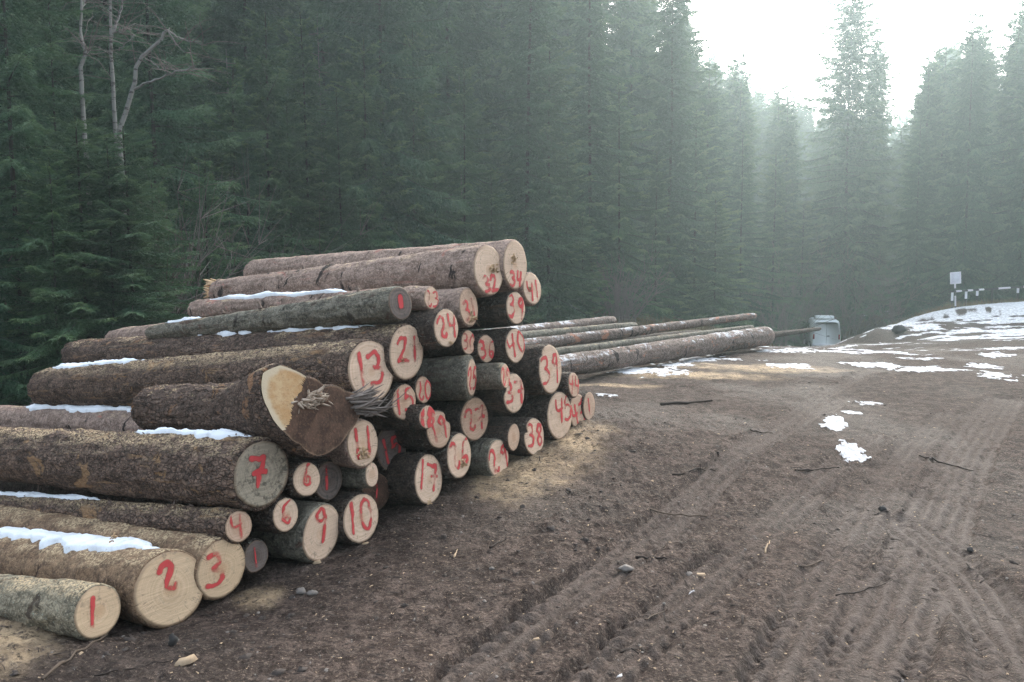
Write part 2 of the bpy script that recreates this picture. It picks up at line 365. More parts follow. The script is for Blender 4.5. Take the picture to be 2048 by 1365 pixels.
def poly_sd(x, y, pts):
    """distance to, arclength along and side of a ground polyline"""
    best = np.full(x.shape, 1e9); arc = np.zeros_like(x); side = np.zeros_like(x); acc = 0.0
    for (ax, ay), (bx, by) in zip(pts[:-1], pts[1:]):
        dx, dy = bx - ax, by - ay; L = math.hypot(dx, dy)
        t = np.clip(((x - ax) * dx + (y - ay) * dy) / L ** 2, 0, 1)
        d = np.hypot(x - ax - t * dx, y - ay - t * dy)
        m = d < best
        best = np.where(m, d, best); arc = np.where(m, acc + t * L, arc); side = np.where(m, np.sign((x - ax) * dy - (y - ay) * dx), side)
        acc += L
    return best, arc, side
def gp(lst): return [tuple(on_z(a, b, 0.02)[:2]) for a, b in lst]
TRACKS = [(gp([(1700, 1420), (1775, 1250), (1840, 1110), (1895, 985), (1940, 900), (2010, 800)]), 0.21, 0.040),
          (gp([(2075, 1420), (2030, 1290), (1965, 1180), (1885, 1090), (1820, 1040)]), 0.18, 0.040),
          (gp([(930, 1345), (1080, 1235), (1230, 1135), (1400, 1000), (1500, 925), (1600, 850), (1700, 800)]), 0.13, 0.026),
          (gp([(1330, 1080), (1420, 985), (1530, 890), (1640, 800), (1740, 745)]), 0.12, 0.022),
          (gp([(1560, 1365), (1640, 1180), (1720, 1040), (1800, 930), (1900, 830)]), 0.16, 0.028),
          (gp([(1180, 1365), (1330, 1230), (1500, 1090), (1650, 960), (1760, 880)]), 0.14, 0.018)]
def ground_detail(x, y):
    r = np.hypot(x, y)
    h = 0.030 * fbm(x * 1.6, y * 1.6, oct=3, seed=3) + 0.05 * fbm(x * 0.35, y * 0.35, oct=2, seed=9)
    rot = (x * 0.75 + y * 0.66, -x * 0.66 + y * 0.75)
    lum = fbm(rot[0] * 4.0, rot[1] * 9.0, oct=4, seed=21)
    h = h + 0.022 * np.maximum(lum, -0.15) * (0.5 + 1.1 * sstep(-0.2, 0.4, fbm(x * 0.7, y * 0.7, oct=3, seed=33)))
    crumb = np.abs(fbm(x * 13, y * 13, oct=3, seed=41)); crumb2 = np.maximum(0, fbm(rot[0] * 22, rot[1] * 30, oct=2, seed=43))
    h = h + (0.022 * crumb + 0.014 * crumb2) * sstep(16, 6, r) * (.5 + .8 * sstep(-.3, .3, fbm(x * 1.1, y * 1.1, oct=2, seed=47)))
    tr = np.zeros_like(x)
    for pts, hw, dep in TRACKS:
        d, s, sd = poly_sd(x, y, pts)
        d = d + hw * .13 * fbm(x * 7, y * 7, oct=3, seed=15)
        inside = sstep(hw * 1.15, hw * 0.9, d) * (.8 + .2 * sstep(-.35, .15, fbm(x * 3, y * 3, oct=3, seed=17))) * (0.55 + 0.45 * sstep(-0.45, 0.1, fbm(s * 0.9, s * 0 + dep * 99, oct=2, seed=5)))
        berm = np.exp(-((d - hw * 1.35) / (hw * 0.25)) ** 2)
        tread = np.sin(s * 2 * math.pi / 0.11 + 5 * d / hw) * sstep(.2, .6, d / hw) * sstep(-.3, .3, fbm(s * 1.7, d * 0, oct=2, seed=8)) + np.cos(d * 2 * math.pi / 0.085) * 0.9
        h = h * (1 - 0.85 * inside) + inside * (-dep + 0.014 * tread) + berm * dep * 0.2 * (1 - tr)
        tr = np.maximum(tr, inside * np.clip(.62 + .42 * tread, 0, 1) * min(1, dep / .034))
    return h * sstep(70, 30, r), tr
# snow lying on the ground: (photo pixel, half width, half height)
SNOWP = [(1705, 925, 26, 22), (1668, 858, 18, 14), (1700, 838, 26, 4), (1745, 815, 40, 6), (1648, 868, 8, 5), (1290, 748, 100, 10), (1420, 722, 90, 8), (1560, 700, 90, 6), (1215, 815, 60, 6),
         (1360, 735, 60, 7), (1840, 722, 55, 7), (1870, 748, 60, 11), (2000, 762, 60, 9), (2000, 702, 50, 8), (1780, 700, 60, 5), (1690, 690, 60, 4), (1740, 735, 60, 6), (1560, 740, 60, 5),
         (1700, 700, 80, 5), (1960, 735, 40, 6), (1385, 1190, 8, 3), (1240, 1352, 8, 4), (490, 1340, 30, 5), (350, 1362, 40, 6), (590, 1185, 6, 4)]
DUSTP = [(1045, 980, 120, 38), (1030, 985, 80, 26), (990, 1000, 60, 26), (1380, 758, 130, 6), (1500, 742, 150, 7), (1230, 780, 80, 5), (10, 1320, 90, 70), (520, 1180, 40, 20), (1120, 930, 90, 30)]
def blob(x, y, lst, wob, soft=0.5):
    m = np.zeros_like(x)
    for px, py, a, b in lst:
        c = on_z(px, py, 0.0); e = on_z(px + a, py, 0.0); n1 = on_z(px, py - b, 0.0); n2 = on_z(px, py + b, 0.0)
        ra = (e - c).length; v = Vector((n1.x - n2.x, n1.y - n2.y)); rb = v.length / 2; v.normalize()
        cx, cy = (n1.x + n2.x) / 2, (n1.y + n2.y) / 2
        dy = (x - cx) * v.x + (y - cy) * v.y; dx = (x - cx) * v.y - (y - cy) * v.x
        q = np.sqrt((dx / ra) ** 2 + (dy / rb) ** 2) + wob
        m = np.maximum(m, sstep(1.0 + soft, 1.0 - soft, q))
    return m
def make_ground():
    th = np.concatenate([np.linspace(-180, -48, 70, endpoint=False), np.linspace(-48, 48, 640, endpoint=False), np.linspace(48, 180, 70, endpoint=False)])
    rr = np.concatenate([np.linspace(0.3, 1.9, 8, endpoint=False), np.geomspace(1.9, 40, 470, endpoint=False), np.geomspace(40, 400, 56)])
    T, Q = np.meshgrid(np.radians(th), rr)
    x = Q * np.sin(T); y = Q * np.cos(T)
    z = base_z(x, y)
    d, tr = ground_detail(x, y)
    wob = 0.55 * fbm(x * 5, y * 5, oct=4, seed=51) + 0.5 * fbm(x * 1.3, y * 1.3, oct=2, seed=57)
    r = np.hypot(x, y)
    snow = blob(x, y, SNOWP, wob * 1.3 + 0.9 * np.maximum(0, fbm(x * 14, y * 14, oct=3, seed=53)) + .12, 0.16)
    # the snowy bank by the barrier
    e = sstep(9.0, 16.5, x - 0.10 * (y - 30)) * sstep(19, 27, y) * sstep(45.5, 42.0, y) + 0.0
    stre = fbm(x * 0.35 + y * 0.05, y * 0.9, oct=4, seed=61) * 0.5 + fbm(x * 2.0, y * 3.0, oct=3, seed=63) * 0.4
    stre = stre * 1.5 + .5 * fbm(x * .8, y * 2.6, oct=3, seed=65)
    bank = sstep(0.05, 0.50, e * 0.62 - 0.58 + stre * 1.35 + .25 * sstep(17, 25, x) * e + 0.42 * sstep(26, 37, y) * e + 0.20 * sstep(14, 20, x) * e)
    bank = bank * sstep(0.02, 0.3, e)
    band = sstep(0.30, 0.42, fbm(x * 0.5, y * 1.1, oct=5, seed=71) * 1.1 - 0.12 + 0.12 * sstep(12, 20, y)) * sstep(10, 15, y) * sstep(30, 24, y) * sstep(3.0, 6.0, x) * 0.9
    c = at_y(1715, 622, 60)
    far = sstep(0.0, 0.2, 0.75 - np.hypot((x - c.x) / 2.2, (y - c.y) / 5.0) + 0.8 * fbm(x * 0.9, y * 0.9, oct=4, seed=81))
    snow = np.maximum.reduce([snow, bank, band, far])
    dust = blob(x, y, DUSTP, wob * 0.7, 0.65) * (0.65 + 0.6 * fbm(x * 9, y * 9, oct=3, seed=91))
    # the forest floor and the verge beyond the clearing carry dead grass and needles
    fx = FN.x * (x - FP.x) + FN.y * (y - FP.y)
    lit = np.maximum(sstep(-3.5, -8, fx) * sstep(30, 5, y + 20), sstep(26, 31, y - 0.0 * x) * sstep(12.5, 8.0, x))
    verge = np.maximum(sstep(42.0, 43.6, y + 0.25 * fbm(x, y, oct=2, seed=99) * 4), 0) * np.ones_like(x)
    verge = np.maximum(verge, sstep(27, 34, r) * sstep(9, 5, x))
    lit = np.maximum(lit, verge) * (1 - snow)
    wet = sstep(-0.1, 0.5, fbm(x * 0.8, y * 0.8, oct=4, seed=101) + 0.35 * sstep(-1.4, -0.1, fx) * sstep(1.2, 0.3, fx))
    z = z + d + 0.018 * snow * (r < 60)
    v = np.stack([x, y, z], -1).reshape(-1, 3)
    f = grid_faces(len(rr), len(th), True)[:, ::-1]
    n = len(v); nt = len(th)
    v = np.concatenate([v, [[0, 0, gz(0, 0)]]])
    fan = np.array([(i, n, (i + 1) % nt) for i in range(nt)])[:, ::-1]
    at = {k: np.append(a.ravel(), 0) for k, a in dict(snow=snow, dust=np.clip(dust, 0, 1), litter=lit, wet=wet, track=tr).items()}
    m = Mat('mud'); P = m.coord()
    n1 = m.noise(P, 1.1, 6, 0.6); n2 = m.noise(P, 9.0, 6, 0.68); n3 = m.noise(P, 60.0, 5, 0.7)
    st = m.noise(m.n('Mapping', Vector=P, Rotation=(0, 0, 0.85), Scale=(14, 45, 14))[0], 1.0, 5, 0.7)
    c = m.mix(m.ramp(n2, 0.42, 0.60), (0.0422, 0.0305, 0.0255), (0.0960, 0.0732, 0.0626))
    c = m.mix(m.math('MULTIPLY', m.ramp(st, 0.50, 0.60), 0.3), c, (0.0384, 0.0305, 0.0261))
    str2 = m.noise(m.n('Mapping', Vector=P, Rotation=(0, 0, 0.25), Scale=(2.2, 7.0, 3))[0], 1.0, 7, 0.72)
    c = m.mix(m.math('MULTIPLY', m.ramp(str2, 0.50, 0.64), 0.55), c, (0.0352, 0.0281, 0.0244))
    c = m.mix(m.math('MULTIPLY', m.ramp(str2, 0.44, 0.32), 0.5), c, (0.1216, 0.0976, 0.0841))
    c = m.mix(m.math('MULTIPLY', m.attr('wet'), 0.42), c, (0.0384, 0.0299, 0.0249))
    c = m.mix(m.math('MULTIPLY', m.attr('track'), 0.6), c, m.mix(n3, (0.0736, 0.0586, 0.0499), (0.1056, 0.0866, 0.0754)))
    c = m.mix(m.math('MULTIPLY', m.ramp(n3, 0.57, 0.64), 0.7), c, (0.2048, 0.1647, 0.1334))
    c = m.mix(m.math('MULTIPLY', m.ramp(n3, 0.46, 0.40), 0.85), c, (0.0224, 0.0177, 0.0151))
    n4 = m.noise(P, 24.0, 6, 0.8)
    c = m.mix(m.math('MULTIPLY', m.ramp(n4, 0.555, 0.61), 0.8), c, (0.016, 0.0125, 0.011))
    c = m.mix(m.math('MULTIPLY', m.ramp(n4, 0.44, 0.37), 0.45), c, (0.15, 0.125, 0.11))
    c = m.mix(m.math('MULTIPLY', m.attr('track'), 0.72), c, m.mix(n3, (0.090, 0.074, 0.066), (0.135, 0.114, 0.102)))
    c = m.mix(1.0, c, (1.08, 1.03, 1.0), 'MULTIPLY')
    c = m.mix(m.attr('litter'), c, m.mix(n2, (0.0352, 0.0256, 0.0151), (0.1024, 0.0720, 0.0360)))
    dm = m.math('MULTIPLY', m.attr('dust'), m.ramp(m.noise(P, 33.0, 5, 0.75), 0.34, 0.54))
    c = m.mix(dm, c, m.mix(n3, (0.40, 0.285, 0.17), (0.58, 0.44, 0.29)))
    sm = m.ramp(m.math('ADD', m.attr('snow'), m.math('MULTIPLY', m.math('SUBTRACT', m.noise(P, 16.0, 6, 0.75), 0.5), 1.9)), 0.50, 0.78)
    c = m.mix(m.math('MULTIPLY', sm, m.ramp(m.attr('snow'), .3, .9, .75, 1.0)), c, m.mix(m.ramp(n2, .4, .6), (0.40, 0.40, 0.42), (0.78, 0.79, 0.82)))
    h = m.math('ADD', m.math('MULTIPLY', n2, 1.2), m.math('ADD', m.math('MULTIPLY', n3, 0.5), m.math('MULTIPLY', st, 0.35)))
    rough = m.mix(m.attr('wet'), (0.95, 0.95, 0.95), (0.75, 0.75, 0.75))
    mat = m.done(m.bsdf(c, rough, m.bump(h, 1.0, 0.026), 0.10))
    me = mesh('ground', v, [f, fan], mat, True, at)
    tag(obj('ground', me), kind='structure')
make_ground()
# ------------------------------------------------------------------ the logs
GLYPH = {
 '0': [[(.30, 1), (.08, .8), (.03, .45), (.15, .05), (.38, 0), (.55, .3), (.56, .7), (.42, .97), (.28, 1)]],
 '1': [[(.30, 1), (.30, .5), (.28, 0)]],
 '1b': [[(.05, .72), (.32, 1), (.32, .5), (.30, 0)]],
 '2': [[(.02, .72), (.12, .95), (.36, 1), (.50, .78), (.38, .48), (.26, .22), (.34, .03), (.55, .0), (.62, .16)]],
 '2z': [[(.03, .78), (.2, 1), (.48, .95), (.5, .72), (.3, .4), (.04, .08)], [(.04, .08), (.3, .1), (.62, .0)]],
 '3': [[(.05, .90), (.28, 1), (.50, .84), (.42, .62), (.24, .54)], [(.24, .54), (.5, .46), (.56, .22), (.36, .02), (.05, .06)]],
 '4': [[(.10, 1), (.06, .58), (.22, .5), (.52, .55)], [(.54, .95), (.46, .5), (.40, 0)]],
 '5': [[(.52, .98), (.14, .95), (.10, .6)], [(.10, .6), (.34, .64), (.54, .44), (.46, .12), (.22, 0), (.03, .08)]],
 '6': [[(.62, .98), (.32, .90), (.12, .55), (.10, .22), (.28, .0), (.46, .14), (.40, .36), (.18, .34)]],
 '7': [[(.04, .88), (.30, .90), (.55, .98), (.44, .6), (.34, .3), (.30, 0)], [(.10, .42), (.36, .5), (.58, .50)]],
 '7h': [[(.02, .92), (.30, .88), (.60, .98), (.50, .6), (.46, .0)], [(.28, .5), (.66, .52)]],
 '8': [[(.46, .92), (.24, .98), (.12, .78), (.32, .55), (.52, .28), (.36, .02), (.12, .12), (.16, .38), (.42, .58), (.52, .8), (.44, .94)]],
 '8d': [[(.52, 1), (.36, .85), (.22, .5), (.20, .18), (.38, .02), (.54, .2), (.48, .46), (.32, .42), (.30, .25)]],
 '9': [[(.46, .70), (.28, .58), (.10, .72), (.18, .95), (.40, .98), (.48, .72), (.44, .4), (.38, 0)]],
}
def smooth_line(p, it=3):
    p = np.asarray(p, float)
    for _ in range(it):
        if len(p) < 3: break
        a = p[:-1] * .75 + p[1:] * .25; b = p[:-1] * .25 + p[1:] * .75
        p = np.concatenate([p[:1], np.stack([a, b], 1).reshape(-1, 2)[1:-1], p[-1:]])
    return p
def strokes(chars, h, cx, cy, gap=0.18, wide=1.0):
    """polylines of a number of height h centred on cx, cy (right, up)"""
    out = []; wds = [(.34 if c[0] == '1' else .60) * wide for c in chars]
    tot = sum(wds) + gap * (len(chars) - 1); x = -tot / 2
    for k, (c, wd) in enumerate(zip(chars, wds)):
        sh = -.12 if c == '1' else 0
        for st in GLYPH[c]:
            p = smooth_line([((q[0] * wide + x + sh) * h + cx, (q[1] - .5 - .05 * k) * h + cy) for q in st]); out.append(p)
        x += wd + gap
    return out
def seg_dist(X, Y, lines):
    d = np.full(X.shape, 1e9)
    for p in lines:
        for a, b in zip(p[:-1], p[1:]):
            v = b - a; l2 = max((v ** 2).sum(), 1e-9)
            t = np.clip(((X - a[0]) * v[0] + (Y - a[1]) * v[1]) / l2, 0, 1)
            d = np.minimum(d, np.hypot(X - a[0] - t * v[0], Y - a[1] - t * v[1]))
    return d

class LogShape: pass
LOGS = {}
def build_log(key, P0, P1, r0, r1, bark, wood, label, group='logs of the numbered pile', number=None, num=None, pw=0.032, tilt=(0, 0), splint=(), flakes=0, bend=0.0, oval=0.0, nu=70, nv=56,
              dents=(), relief=0.006, flare=0.0, outline=None, scarf=None, far_wood=None, round0=0.012, knots=0, name='log'):
    s = LogShape(); sd = sum(ord(ch) * (i + 3) for i, ch in enumerate(str(key))) % 991
    rs = np.random.default_rng(sd)
    P0 = Vector(P0); P1 = Vector(P1); X = (P1 - P0); L = X.length; X.normalize()
    Z = Vector((0, 0, 1)); Z = (Z - X * Z.dot(X)).normalized(); Y = Z.cross(X)
    Mx = Matrix(((X.x, Y.x, Z.x, P0.x), (X.y, Y.y, Z.y, P0.y), (X.z, Y.z, Z.z, P0.z), (0, 0, 0, 1)))
    root = obj(name, None); root.matrix_world = Mx; root.empty_display_size = 0.1
    tag(root, label, 'log', group)
    kn = [(rs.uniform(.05, .98) * L, rs.uniform(0, 6.28), rs.uniform(.6, 1.4)) for _ in range(knots)]
    def radius(x, th):
        t = x / L
        b = r0 + (r1 - r0) * t + flare * np.exp(-x / 0.35) * r0
        cy, sy = np.cos(th), np.sin(th)
        b = b * (1 + oval * np.cos(2 * th + sd) + 0.020 * fbm(cy * 1.0 + sd, sy * 1.0, x * 1.3, oct=2, seed=sd) )
        near_ = 0.25 + 0.75 * sstep(0.0, 0.15, x)
        b = b + near_ * relief * 1.6 * fbm(cy * 5 + sd, sy * 5, x * 7, oct=3, seed=sd + 3) + near_ * relief * 0.8 * fbm(cy * 13 * r0 / .17 + sd, sy * 13 * r0 / .17, x * 26, oct=2, seed=sd + 7)
        for kx, kt, ks in kn:
            dth = np.abs((th - kt + math.pi) % (2 * math.pi) - math.pi)
            b = b + 0.016 * ks * np.exp(-((x - kx) / 0.03) ** 2 - (dth * r0 / 0.035) ** 2)
        if outline is not None:
            ro = np.interp(th % (2 * math.pi), outline[0], outline[1], period=2 * math.pi)
            k = sstep(0.75, 0.0, x); b = b * (1 - k) + ro * k
        for dt, dw, dd in dents:
            dth = np.abs((th - dt + math.pi) % (2 * math.pi) - math.pi)
            b = b * (1 - dd * np.exp(-(dth / dw) ** 2) * np.exp(-x / 0.05))
        return b
    def xoff(y, z):
        o = tilt[0] * (-y) + tilt[1] * z
        if scarf is not None: o = o + np.maximum(0, (-y) * scarf[0] + z * scarf[1] - scarf[2]) * scarf[3]
        return o
    def centre(x): return bend * np.sin(np.clip(x / L, 0, 1) * math.pi), 0.4 * bend * np.sin(np.clip(x / L, 0, 1) * 2.3)
    s.L, s.radius, s.centre, s.M, s.r0, s.r1, s.root = L, radius, centre, Mx, r0, r1, root
    xs = np.concatenate([[0.0, 0.006, 0.02], 0.05 + (L - 0.05) * (np.arange(nu) / (nu - 1)) ** 1.25, [L + 0.004]])
    th = np.arange(nv) / nv * 2 * math.pi
    Xg, Tg = np.meshgrid(xs, th, indexing='ij')
    rad = radius(np.clip(Xg, 0, L), Tg)
    rad[0] -= round0; rad[1] -= round0 * 0.35
    rad[-1] *= 0.5; rad[-2] -= 0.012
    cy, cz = centre(Xg)
    y = rad * np.cos(Tg); z = rad * np.sin(Tg)
    xx = Xg + xoff(y, z) * np.exp(-np.maximum(Xg, 0) / 0.25) * (1 if scarf is None else 1)
    V = np.stack([xx, y + cy, z + cz], -1).reshape(-1, 3)
    q = grid_faces(len(xs), nv, True)
    n = len(V)
    # the near annulus dives under the cut face; the far end is closed
    ann = np.stack([xx[0] + 0.004, y[0] * 0.9, z[0] * 0.9], -1)
    V = np.concatenate([V, ann, [[L + 0.006, cy[-1, 0], cz[-1, 0]]]])
    i = np.arange(nv); j = (i + 1) % nv
    q = np.concatenate([q, np.stack([n + i, n + j, j, i], -1)])
    lastr = (len(xs) - 1) * nv
    cap = np.stack([lastr + i, np.full(nv, n + nv), lastr + j], -1)[:, ::-1]
    mi = np.concatenate([np.zeros(len(q)), np.ones(len(cap))])
    me = mesh('bark', V, [q[:, ::-1], cap[:, ::-1]], [M_bark[bark], M_wood[far_wood or 'dirty']], True, None, mi)
    obj('bark', me, root)
    # cut face: polar grid a little proud of the bark ring
    rr0 = radius(np.zeros(nv), th) - round0
    nr = 12 if scarf is None else 40
    fr = np.linspace(0, 1, nr + 1)[1:]
    fy = fr[:, None] * (rr0 * 0.985)[None] * np.cos(th)[None]; fz = fr[:, None] * (rr0 * 0.985)[None] * np.sin(th)[None]
    fx = -0.004 + xoff(fy, fz) + 0.0025 * fbm(fy * 9 + sd, fz * 9, oct=2, seed=sd)
    fv = np.concatenate([np.stack([fx, fy, fz], -1).reshape(-1, 3), [[-0.004 + float(fx[0].mean() + 0.004), 0, 0]]])
    fq = grid_faces(nr, nv, True)
    k = len(fv) - 1
    ft = np.stack([j, i, np.full(nv, k)], -1)
    rim = np.append(np.repeat(fr, nv), 0)
    # small skirt so that the face has a thickness
    sk = np.stack([fx[-1] + 0.012, fy[-1] * 1.0, fz[-1] * 1.0], -1)
    o = len(fv); fv = np.concatenate([fv, sk]); rim = np.append(rim, np.ones(nv))
    skq = np.stack([(nr - 1) * nv + i, (nr - 1) * nv + j, o + j, o + i], -1)
    fq = np.concatenate([fq, skq])
    if scarf is None:
        face = obj('cut_face', mesh('cut_face', fv, [fq[:, ::-1], ft[:, ::-1]], M_wood[wood], True, {'rim': rim}), root)
    else:
        d = -fv[:, 1] * scarf[0] + fv[:, 2] * scarf[1] - scarf[2]
        d = d + .022 * fbm(fv[:, 1] * 14, fv[:, 2] * 14, oct=3, seed=77)
        up_q = d[fq].mean(1) > 0; up_t = d[ft].mean(1) > 0
        def sub(nm, fqs, fts, mm, smo):
            us = np.unique(np.concatenate([fqs.ravel(), fts.ravel()])); rm_ = np.zeros(len(fv), int); rm_[us] = np.arange(len(us))
            return obj(nm, mesh(nm, fv[us], [rm_[fqs][:, ::-1], rm_[fts][:, ::-1]], mm, smo, {'rim': rim[us]}), root)
        flat = np.ones(len(fq), bool); flat[-nv:] = False
        face = sub('cut_face', fq[~up_q & flat], ft[~up_t], M_wood[wood], False)
        sc = sub('scarf_cut', fq[up_q & flat], ft[up_t], M_wood['tan'], True)
        tag(sc, 'orange tan scarf cut at the top of the butt')
    if number:
        lines = strokes(number, *num); ca_, sa_ = math.cos(rs.normal(0, .10)), rs.normal(0, .10); mid_ = np.array([num[1], num[2]])
        lines = [mid_ + (p - mid_ + smooth_line(rs.normal(0, .022 * num[0], (max(2, len(p) // 4), 2)), 0)[np.minimum(np.arange(len(p)) // 4, max(2, len(p) // 4) - 1)] * (len(p) > 8)) @ np.array([[1, sa_], [-sa_, 1]]) for p in lines]
        lines = [np.concatenate([p[:1], (p[:-2] + p[1:-1] * 2 + p[2:]) / 4, p[-1:]]) if len(p) > 4 else p for p in lines]
        rm = float(rr0.max()); g = 84
        c = np.linspace(-rm, rm, g)
        U, Vv = np.meshgrid(c, c, indexing='ij')
        d = seg_dist(U, Vv, lines) + 0.004 * fbm(U * 30 + sd, Vv * 30, oct=2, seed=sd) + pw * .16 * fbm(U * 11 + sd, Vv * 11, oct=2, seed=sd + 9)
        a = sstep(pw * 0.70, pw * 0.18, d) * np.clip(0.78 + 0.75 * fbm(U * 16, Vv * 16, oct=3, seed=sd + 1), .15, 1.05)
        ang = np.arctan2(Vv, -U) % (2 * math.pi)
        inside = np.hypot(U, Vv) < np.interp(ang, th, rr0, period=2 * math.pi) * 0.975
        keep = (d < pw * 0.80) & inside
        fc = grid_faces(g, g); kf = keep.ravel()[fc].all(1)
        fc = fc[kf]
        if len(fc):
            used = np.unique(fc); remap = np.zeros(g * g, int); remap[used] = np.arange(len(used))
            pv = np.stack([np.full(g * g, -0.0072) + xoff(-U.ravel(), Vv.ravel()) + 0.0025 * fbm(-U.ravel() * 9 + sd, Vv.ravel() * 9, oct=2, seed=sd), -U.ravel(), Vv.ravel()], -1)[used]
            pm = obj('painted_number', mesh('painted_number', pv, remap[fc], M_paint, True, {'paint': a.ravel()[used]}), face)
    for (su, sv, ss) in splint:
        G = Geo(); rs2 = np.random.default_rng(sd + 5)
        for _ in range(26):
            u = su + rs2.normal(0, ss * 0.45); v = sv + rs2.normal(0, ss * 0.33)
            hh = rs2.uniform(.006, .03) * ss / .05; wd = rs2.uniform(.005, .013) * ss / .05
            lean = rs2.normal(0, .5, 2) * hh
            b = [(-0.002, -u - wd, v - wd * .7), (-0.002, -u + wd, v - wd * .7), (-0.002, -u + wd * .6, v + wd), (-0.002, -u - wd * .7, v + wd), (-0.004 - hh, -u + lean[0], v + lean[1] - wd * .3), (-0.004 - hh * .8, -u + lean[0] + wd * .5, v + lean[1] + wd * .3)]
            b = np.array(b); b[:, 0] += xoff(b[:, 1], b[:, 2])
            G.add(b, [(0, 1, 5, 4), (3, 4, 5, 2)], [(1, 2, 5), (0, 4, 3)])
        obj('splintered_heart', G.build('splintered_heart', M_splinter, False), face)
    if flakes:
        fx_ = rs.uniform(0.42 if scarf is not None else 0.03, min(L - .05, 4.5), flakes); ft_ = rs.uniform(-0.5, 3.6, flakes); tw = rs.uniform(-.8, .8, flakes)
        r_ = radius(fx_, ft_); cy_, cz_ = centre(fx_)
        ln = rs.uniform(.006, .020, flakes); wd = ln * rs.uniform(.2, .6, flakes); lift = rs.uniform(.002, .014, flakes)
        vv = []
        for (a, b, c) in ((-1.2, -.2, 0), (.2, -.9, .2), (1.1, .3, 1), (-.3, .9, .7)):
            x_ = fx_ + ln * a * np.cos(tw) - wd * b * np.sin(tw); t_ = ft_ + (wd * b * np.cos(tw) + ln * a * np.sin(tw)) / r_; rr_ = r_ + 0.001 + lift * c
            vv.append(np.stack([x_, rr_ * np.cos(t_) + cy_, rr_ * np.sin(t_) + cz_], -1))
        vv = np.stack(vv, 1).reshape(-1, 3)
        fo = obj('loose_bark', mesh('loose_bark', vv, np.arange(len(vv)).reshape(-1, 4), M_flake, False), root)
        fo['kind'] = 'stuff'
    LOGS[key] = s
    return s

def far_point(P0, fx, fy, L=None):
    """end of a log whose axis lies in the vertical plane of AX, seen through pixel fx, fy"""
    nrm = Vector((AX.y, -AX.x, 0))
    p = on_plane(fx, fy, P0, nrm)
    if L: p = P0 + (p - P0).normalized() * L
    return p
DEF = (AX + Vector((0, 0, -0.105))).normalized()
